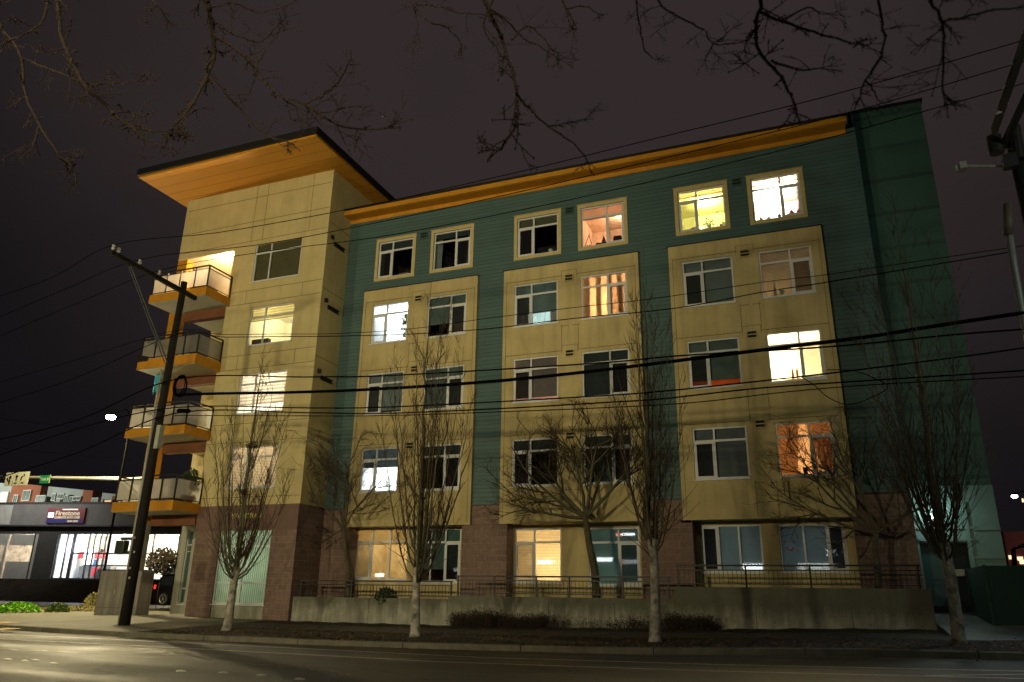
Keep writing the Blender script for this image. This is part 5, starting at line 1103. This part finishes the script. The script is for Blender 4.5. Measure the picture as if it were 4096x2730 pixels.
arrow(b, a.x+w_*.5, a.z+h_*.38, a.z+h_*.84); arrow(b, a.x+w_*.77, a.z+h_*.38, a.z+h_*.84, 1)
b.build('arrow', blackm, e)
for f_ in (.5,.80): text('sign_text', 'ONLY', h_*.17, (a.x+w_*f_, y, a.z+h_*.18), PI/2, 0, blackm, e, .004, sx=.85)
b = MB(); 
for f_ in (.36,.66): b.box(a.x+w_*f_, a.x+w_*f_+.012, y, y+.01, a.z+.03, a.z+h_*.35)
b.build('divider_line', blackm, e)
e, a, c = panel(90,118,1092,1112,27.7, mat('sign_green', (.01,.20,.09), .4, .05, 3), 'street_name_sign', 'green street name sign reading York St on the traffic arm', 'sign')
text('sign_text', 'York St', (c.z-a.z)*.55, ((a.x+c.x)/2, W(27.7)-.035, (a.z+c.z)/2), PI/2, 0, mat('sign_letter', (.6,.62,.55), .5), e, .004, sx=(c.x-a.x)*.85/((c.z-a.z)*.55*3.2))
b = MB(); b.box(c.x-.05,c.x-.003,W(27.7)-.028,W(27.7)-.021,a.z,c.z); b.build('sign_edge', mat('edge_yellow', (.6,.6,.3), .5), e)
point('crossing_light', (at(150,1060,27).x, W(24.5), 11.0), (1,.82,.42), 2600, .2)  # added light, brightens the pedestal and the balcony recess
# ---------------------------------------------------------------- parked car beyond the corner
cy = 36.5; ca, cb = at(492,0,1), 0
def zc(px, py): return at(px, py, cy)
CX0 = -1.0205*cy; CZ = at(595,2360/1.7408 if False else 1388,cy).z
gzc = 1.6-.0218*cy
car = empty('parked_car', (CX0+2.2, W(cy), gzc), 'black sport utility vehicle with a glowing red tail light parked behind the corner column', 'car')
cpaint = mat('black_car_paint', (.008,.008,.01), .15, .1, 4, spec=.6)
L_, H_ = 4.6, 1.78; 
prof = [(0,.45),(.02,.95),(.10,1.05),(.28,1.55),(.45,1.76),(2.7,1.78),(3.15,1.5),(3.45,1.12),(4.35,.98),(4.58,.8),(4.6,.4),(4.1,.32),(3.2,.32),(1.3,.32),(.3,.34)]
b = MB(); yn, yf = W(cy), W(cy)+1.85; n = len(prof)
def ins_(z): return .0 if z < 1.05 else (z-1.05)*.22
for (x, z), (x2, z2) in zip(prof, prof[1:]+prof[:1]): b.quad((CX0+x,yn+ins_(z),gzc+z),(CX0+x2,yn+ins_(z2),gzc+z2),(CX0+x2,yf-ins_(z2),gzc+z2),(CX0+x,yf-ins_(z),gzc+z))
low = [(0,.45),(.02,.95),(.10,1.05),(3.45,1.05),(4.35,.98),(4.58,.8),(4.6,.4),(4.1,.32),(.3,.34)]; up_ = [(.10,1.05),(.28,1.55),(.45,1.76),(2.7,1.78),(3.15,1.5),(3.45,1.12),(3.45,1.05)]
for q in (low, up_):
    b.poly([(CX0+x,yn+ins_(z),gzc+z) for x, z in q]); b.poly([(CX0+x,yf-ins_(z),gzc+z) for x, z in q][::-1])
body = b.build('body', cpaint, car)
b = MB(); gl = mat('car_glass', (.02,.025,.03), .05, .1, 3, spec=.8)
for q in ([(.32,1.12),(.45,1.6),(1.3,1.64),(1.3,1.12)],[(1.42,1.12),(1.42,1.64),(2.55,1.64),(2.6,1.12)],[(2.7,1.12),(2.66,1.6),(3.0,1.45),(3.2,1.12)]): b.poly([(CX0+x, yn+ins_(z)-.004, gzc+z) for x, z in q])
b.build('side_window', gl, body)
for wx in (.85, 3.7):
    wb = MB().tube([(CX0+wx,yn-.02,gzc+.36),(CX0+wx,yn+.22,gzc+.36)], .36, 20).build('wheel', mat('tyre_rubber', (.012,.012,.012), .8), car)
    b = MB(); b.tube([(CX0+wx,yn-.03,gzc+.36),(CX0+wx,yn-.021,gzc+.36)], .07, 10)
    for k in range(6): t_ = 2*PI*k/6; b.bar((CX0+wx+.05*math.cos(t_),yn-.03,gzc+.36+.05*math.sin(t_)),(CX0+wx+.24*math.cos(t_),yn-.03,gzc+.36+.24*math.sin(t_)),.05,.015)
    b.tube([(CX0+wx+.25*math.cos(2*PI*k/20),yn-.03,gzc+.36+.25*math.sin(2*PI*k/20)) for k in range(21)], .02, 5)
    b.build('rim', mat('alloy', (.45,.45,.45), .3, .1, 5, metal=.7), wb)
MB().box(CX0+.01,CX0+.14,yn-.012,yn+.2,gzc+.92,gzc+1.14).build('tail_light', emit('tail_red', (1,.03,.03), 1.6), car)
b = MB(); b.bar((CX0+.35,yn+.1,gzc+1.14),(CX0+.42,yn+.16,gzc+1.6),.03); b.build('chrome_strip', porc, car)
# topiary like shrub in front of the car
p = at(612,1248,33) if False else None
sh = Vector((-1.0118*33, W(33), 0)); zc0 = 1.6+.0385*33
bushy('round_shrub', (at(374,1290,33).x, W(33), at(374,1290,33).z), .85, 1500, mat('twiggy_dark', (.05,.04,.03), .9, .5, 6), 'round dark twiggy shrub in front of the lit shop window by the parked car', 'shrub', .85, .08, (.5,.05,bark))
# ---------------------------------------------------------------- right side: fence, cabinets, far lights
fa = at(2236,1305,24.6); gnz = .95
e = empty('green_fence', (fa.x+1.2, W(24.2), gnz), 'dark green screened fence at the right edge', 'fence')
grf = siding('green_mesh', (.008,.04,.027), .12, .2, .3, axis='X', line=.1)
ztf = fa.z; b = MB(); b.box(fa.x, fa.x+.04, W(23.2), W(27.5), gnz-.1, ztf); b.box(fa.x+.04, 9.5, W(23.2), W(23.24), gnz-.1, ztf); b.build('screen', grf, e)
for x in (fa.x+.02, fa.x+1.9, fa.x+3.8): MB().bar((x,W(23.16),gnz-.1),(x,W(23.16),ztf+.02),.06).build('fence_post', mat('post_green', (.02,.06,.04), .5), e)
gb = at(2205,1318,25.6); e = tag(MB().box(gb.x-.12,gb.x+.12,W(25.5),W(25.7),gb.z-.08,gb.z+.1).build('wall_notice', mat('notice_beige', (.4,.36,.28), .7, .2, 9), bevel=.01), 'small beige box beside the dark recessed door', 'box')
wl = at(2142,1186,DIST+sy-.2)
point('door_lamp_light', (wl.x+.05, W(DIST+sy-.42), wl.z+.12), (.72,1,.93), 22, .06)
MB().box(wl.x-.06, wl.x+.06, sy-.25, sy-.012, wl.z-.05, wl.z+.05).build('door_lamp', emit('lamp_mint', (.85,1,.95), 14), bld)
# far right background
e = empty('far_building', (22, W(75), 1), 'dim reddish building with a few lit windows beyond the fence', 'building')
q0, q1 = at(2312,1265,75), at(2400,1262,75)
MB().box(q0.x, q1.x+14, W(75), W(85), 0, q0.z+1.5).build('wall', mat('far_brick', (.13,.05,.045), .85, .2, .8), e)
for px, py, w_ in ((2322,1281,5),(2332,1279,5),(2345,1284,10),(2349,1292,8),(2351,1150,3)):
    a = at(px, py, 74.8); MB().box(a.x-w_*.02, a.x+w_*.02, W(74.9), W(74.95), a.z-.15, a.z+.15).build('lit_window', emit('far_win_warm', (1,.72,.4), 1.5), e)
point('far_yard_light', (20, W(70), 5), (1,.6,.5), 500, .3)
spreading(at(2330,1330,45).x, 45, .8, at(2328,1262,45), 'dim bare tree beyond the green fence at the right edge', 77, [(-.6,0,1,2.2),(.5,0,1,2.2),(.1,0,1.1,2.6),(-.9,0,.5,1.8),(.9,0,.5,1.8)], 3, 9, .13)
# ---------------------------------------------------------------- window sill things
def pot(x, y, z, r, m, label, leaves=40, lm_=leafg, s=.16):
    rng = random.Random(int(abs(x)*977)); e = empty('potted_plant', (x,y,z), label, 'potted plant', 'plants on the window sills'); MB().tube([(x,y,z),(x,y,z+r*1.7)], [r*.75,r], 10).build('pot', m, e)
    b = MB()
    for _ in range(leaves):
        p = Vector((x+rng.gauss(0,s*.5), y+rng.gauss(0,.04), z+r*1.7+abs(rng.gauss(0,s*.7)))); a = Vector((rng.gauss(0,1),rng.gauss(0,.6),rng.gauss(.4,1))).normalized()*.045; c = a.orthogonal().normalized()*.02; b.quad(p-a,p+c,p+a,p-c)
    b.build('foliage', lm_, e)
y5 = .22
a, b_ = TCOLS[6]; z = ROWS[5][0]+tw+.06
pot(a+.36,y5,z,.07,terra,'leftmost small pot on the sill of the brightest top floor window',14,leafd,.06); pot(a+.62,y5,z,.065,bluep,'blue pot between the two others on the sill of the brightest window',10,leafd,.05); pot(a+.98,y5,z,.08,bluep,'blue pot with bushy yellow flowers on the sill of the brightest window',60,mat('yellow_flower',(.4,.3,.05),.7),.13)
for i, dx in enumerate((1.38,1.62)):
    x = a+dx; b = MB(); b.tube([(x,y5,z),(x,y5,z+.05),(x,y5,z+.12)], [.05,.015,.015], 8); b.tube([(x,y5,z+.12),(x,y5,z+.25)], [.10,.04], 10); b.ball((x,y5,z+.27),.02,6); tag(b.build('table_lamp', mat('rosy_shade',(.4,.16,.12),.7)), ['left one of two tiny pink lamps in the right pane of the brightest window','right one of two tiny pink lamps in the right pane of the brightest window'][i], 'lamp', 'tiny lamps in the brightest window')
a, b_ = TCOLS[5]
pot(a+1.15,y5,z,.09,whitep,'wide leafy plant right of the glowing lamp in the yellow window',120,leafg,.3); pot(a+1.6,y5,z,.07,terra,'dark narrow plant at the right end of the yellow window sill',30,leafd,.12)
b = MB().ball((a+.93,y5,z+.07),.055,10); tag(b.build('glowing_bulb', emit('bulb',(1,.85,.55),60)), 'small dazzling bulb on the sill of the yellow window', 'lamp')
b = MB(); b.ball((a+.62,y5,z+.1),.13,8,.7); b.ball((a+.78,y5,z+.07),.08,8); tag(b.build('sill_ornament', mat('ornament_pink',(.5,.3,.25),.7)), 'rounded ornament left of the glowing bulb in the yellow window', 'ornament')
a, b_ = TCOLS[4]; dk = mat('silhouette_brown', (.06,.035,.03), .8, .3, 8)
b = MB(); rng = random.Random(3)
for i in range(9): x = a+.2+i*.1; r = rng.uniform(.04,.08); b.ball((x,y5,z+r),r,6,rng.uniform(.8,1.4))
tag(b.build('ornament_row', dk), 'row of dark small ornaments on the sill of the peach lit window', 'ornaments')
b = MB(); b.tube([(a+.95,y5,z),(a+.95,y5,z+.12),(a+.95,y5,z+.42)], [.1,.1,.01], 8); tag(b.build('cone_ornament', dk), 'dark pointed ornament left of the mullion in the peach lit window', 'ornament')
b = MB(); b.box(a+1.3,a+1.62,y5,y5+.15,z,z+.36); tag(b.build('rounded_box', dk, bevel=.06), 'dark rounded box in the right pane of the peach lit window', 'box')
b = MB(); b.bar((a+.2,y5,z+.1),(a+.38,y5+.05,z+.62),.02); b.bar((a+.5,y5,z),(a+.36,y5+.05,z+.55),.02); tag(b.build('thin_sticks', dk), 'thin dark sticks standing at the left of the peach lit window', 'sticks')
a, b_ = TCOLS[3]; x = a+1.45
tag(MB().tube([(x,y5,z),(x,y5,z+.17)],[.075,.095],10).build('white_cup', whitep), 'white cup on the sill of the dark top floor window in the middle', 'cup')
a, b_ = TCOLS[1]; tag(MB().box(a+1.05,a+1.5,y5,y5+.2,z,z+.16).build('cardboard_box', mat('cardboard',(.16,.12,.08),.8), bevel=.01), 'brown box on the sill of the leftmost top floor window', 'box')
# plant in the cool white window
a, b_ = COLS[1]; zz = ROWS[4][0]
rng = random.Random(8); b = MB()
for _ in range(190):
    t_ = rng.random(); p = Vector((a+1.45+rng.gauss(0,.10)+.1*math.sin(t_*9), OFF+.25+rng.gauss(0,.05), zz+.25+t_*.95)); 
    if abs(t_-.45) < .06: continue
    d = Vector((rng.gauss(0,1),rng.gauss(0,.6),rng.gauss(0,1))).normalized()*.07; c = d.orthogonal().normalized()*.035; b.quad(p-d,p+c,p+d,p-c)
e = empty('hanging_plant', (a+1.45, OFF+.25, zz+.07), 'leafy green plant against the glass of the cool white window', 'potted plant'); b.build('foliage', leafg, e); MB().tube([(a+1.45,OFF+.25,zz+.07),(a+1.45,OFF+.25,zz+1.1)],.012,5).build('stem', leafd, e)
a, b_ = COLS[6]; zz = ROWS[4][0]+.06
b = MB(); b.tube([(a+.42,OFF+.2,zz),(a+.42,OFF+.2,zz+.1),(a+.42,OFF+.2,zz+.5)],[.07,.05,.01],8); tag(b.build('cone_ornament', mat('ornament_dark',(.05,.05,.04),.8)), 'pointed ornament behind the half lit blind of the upper right bay window', 'ornament')
tag(MB().box(a+.55,a+.68,OFF+.18,OFF+.24,zz,zz+.18).build('small_frame', MATS['ornament_dark']), 'small dark frame beside the pointed ornament behind the half lit blind', 'frame')
zz = ROWS[3][0]+.06
b = MB(); 
for dx in (.70,.84): b.tube([(a+dx,OFF+.25,zz),(a+dx,OFF+.25,zz+.32),(a+dx,OFF+.25,zz+.42)],[.045,.045,.015],8)
b.box(a+.5,a+1.0,OFF+.16,OFF+.21,zz,zz+.05)
tag(b.build('bottle_pair', mat('amber_bottle',(.6,.35,.08),.4)), 'pair of amber bottles on the sill of the dazzling white bay window', 'bottles')
zz = ROWS[2][0]+.06; tag(MB().box(a+.70,a+.84,OFF+.09,OFF+.125,zz,zz+.2).build('dark_box', dk, bevel=.02), 'small dark box on the sill of the orange lit window with red drapes', 'box')
a, b_ = TW[4][0], TW[4][2]; tag(MB().box(a+.12,a+.95,TY+.16,TY+.36,b_+.06,b_+.32).build('dark_crate', dk, bevel=.02), 'dark box on the sill of the yellow lit tower window', 'box')
# lit white screen in the half dark window
a, b_ = COLS[1]; zz = ROWS[2][0]
# ---------------------------------------------------------------- shops across the road, behind the viewer: their lit signs mirror in the ground floor panes
MY = -22.0
def mirror(px, py, yp=.67):       # where the thing seen reflected at a photo position stands
    d = ray(px, py); p = CAM+d*((yp-CAM.y)/d.y); r = Vector((d.x, -d.y, d.z)); return p+r*((W(MY)-yp)/r.y)
e = empty('opposite_shops', (-14, W(MY-4), .2), 'low dark row of shops with lit signs across the road behind the viewer', 'building')
MB().box(-48, 22, W(MY-12), W(MY)-.4, -.2, 6.8).build('wall', MATS['charcoal_wall'], e)
def lit(px, py, w_, h_, m_, nm='lit_sign'):
    p = mirror(px, py); MB().box(p.x-w_/2, p.x+w_/2, W(MY)-.39, W(MY)-.02, p.z-h_/2, p.z+h_/2).build(nm, m_, e)
sw, sg_, sr = emit('sign_white_glow', (.9,1,1), 14), emit('sign_green_glow', (.3,1,.55), 12), emit('sign_red_glow', (1,.25,.2), 12)
lit(1264,1292,2.6,.3,sw); lit(1242,1293,.5,.3,sg_); lit(1215,1293,.4,.3,sg_); lit(1390,1286,1.6,.35,sw); lit(1425,1291,.5,.4,sr); lit(1448,1291,1.4,.35,sw); lit(1442,1228,1.3,.2,sw); lit(1420,1229,.4,.2,sr)
lit(1731,1303,1.8,.5,sw); lit(1602,1278,.3,.4,sw); lit(870,1322,.9,.35,sw); lit(1050,1310,.7,.3,sw)
for k in range(5): lit(1878, 1296+4*k, 3.2, .05, emit('blind_slit_glow', (.95,1,.95), 5), 'lit_slat')
p = mirror(1926,1268); text('sign_text', 'Bank', .95, (p.x, W(MY)-.05, p.z), PI/2, PI, emit('bank_glow', (.8,.92,1), 14), e, .02, bold=.01)
# ---------------------------------------------------------------- street light from outside the frame; the three facade spots are added
KM = .82
for i_, (lx, lY, pw) in enumerate(((-29.0,-13.0,11000),(-17.0,-15.0,17000),(3.0,-13.0,17000))):
    spot('street_lamp_light', (lx, W(lY), 8.6), ((-16,-14.5,-18.5)[i_], 0, (11.5,11,12.5)[i_]), (1,.84,.48), pw*KM, (62,62,46)[i_], .9, .5)  # street light split into three added spots to soften shadows, cones shaped
    street_lamp(lx, lY-.2, 9.0, lx-.2, ['street lamp across the road far to the left behind the viewer','street lamp across the road behind the viewer','street lamp across the road right behind the viewer'][i_], lampm, lY-1.4, .14)
spot('street_lamp_light', (9.5, W(13.5), 10.5), (-8, 0, 8), (.85,.95,.72), 450, 160, .5, .2)
street_lamp(9.5, 13.5, 10.8, 9.7, 'street lamp of the right kerb outside the view', lampm, 15.6, .14)
spot('street_lamp_light', (6.2, W(24.2), 9.0), (3.0, W(12), .5), (.75,.86,1), 420, 80, .6, .1)
sc.view_settings.view_transform = 'Standard'; sc.view_settings.look = 'None'; sc.view_settings.exposure = 0; sc.view_settings.gamma = 1
sc.cycles.use_denoising = True; sc.cycles.max_bounces = 6; sc.cycles.diffuse_bounces = 3; sc.cycles.transparent_max_bounces = 12; sc.cycles.caustics_reflective = False; sc.cycles.caustics_refractive = False
sc.cycles.sample_clamp_indirect = 4
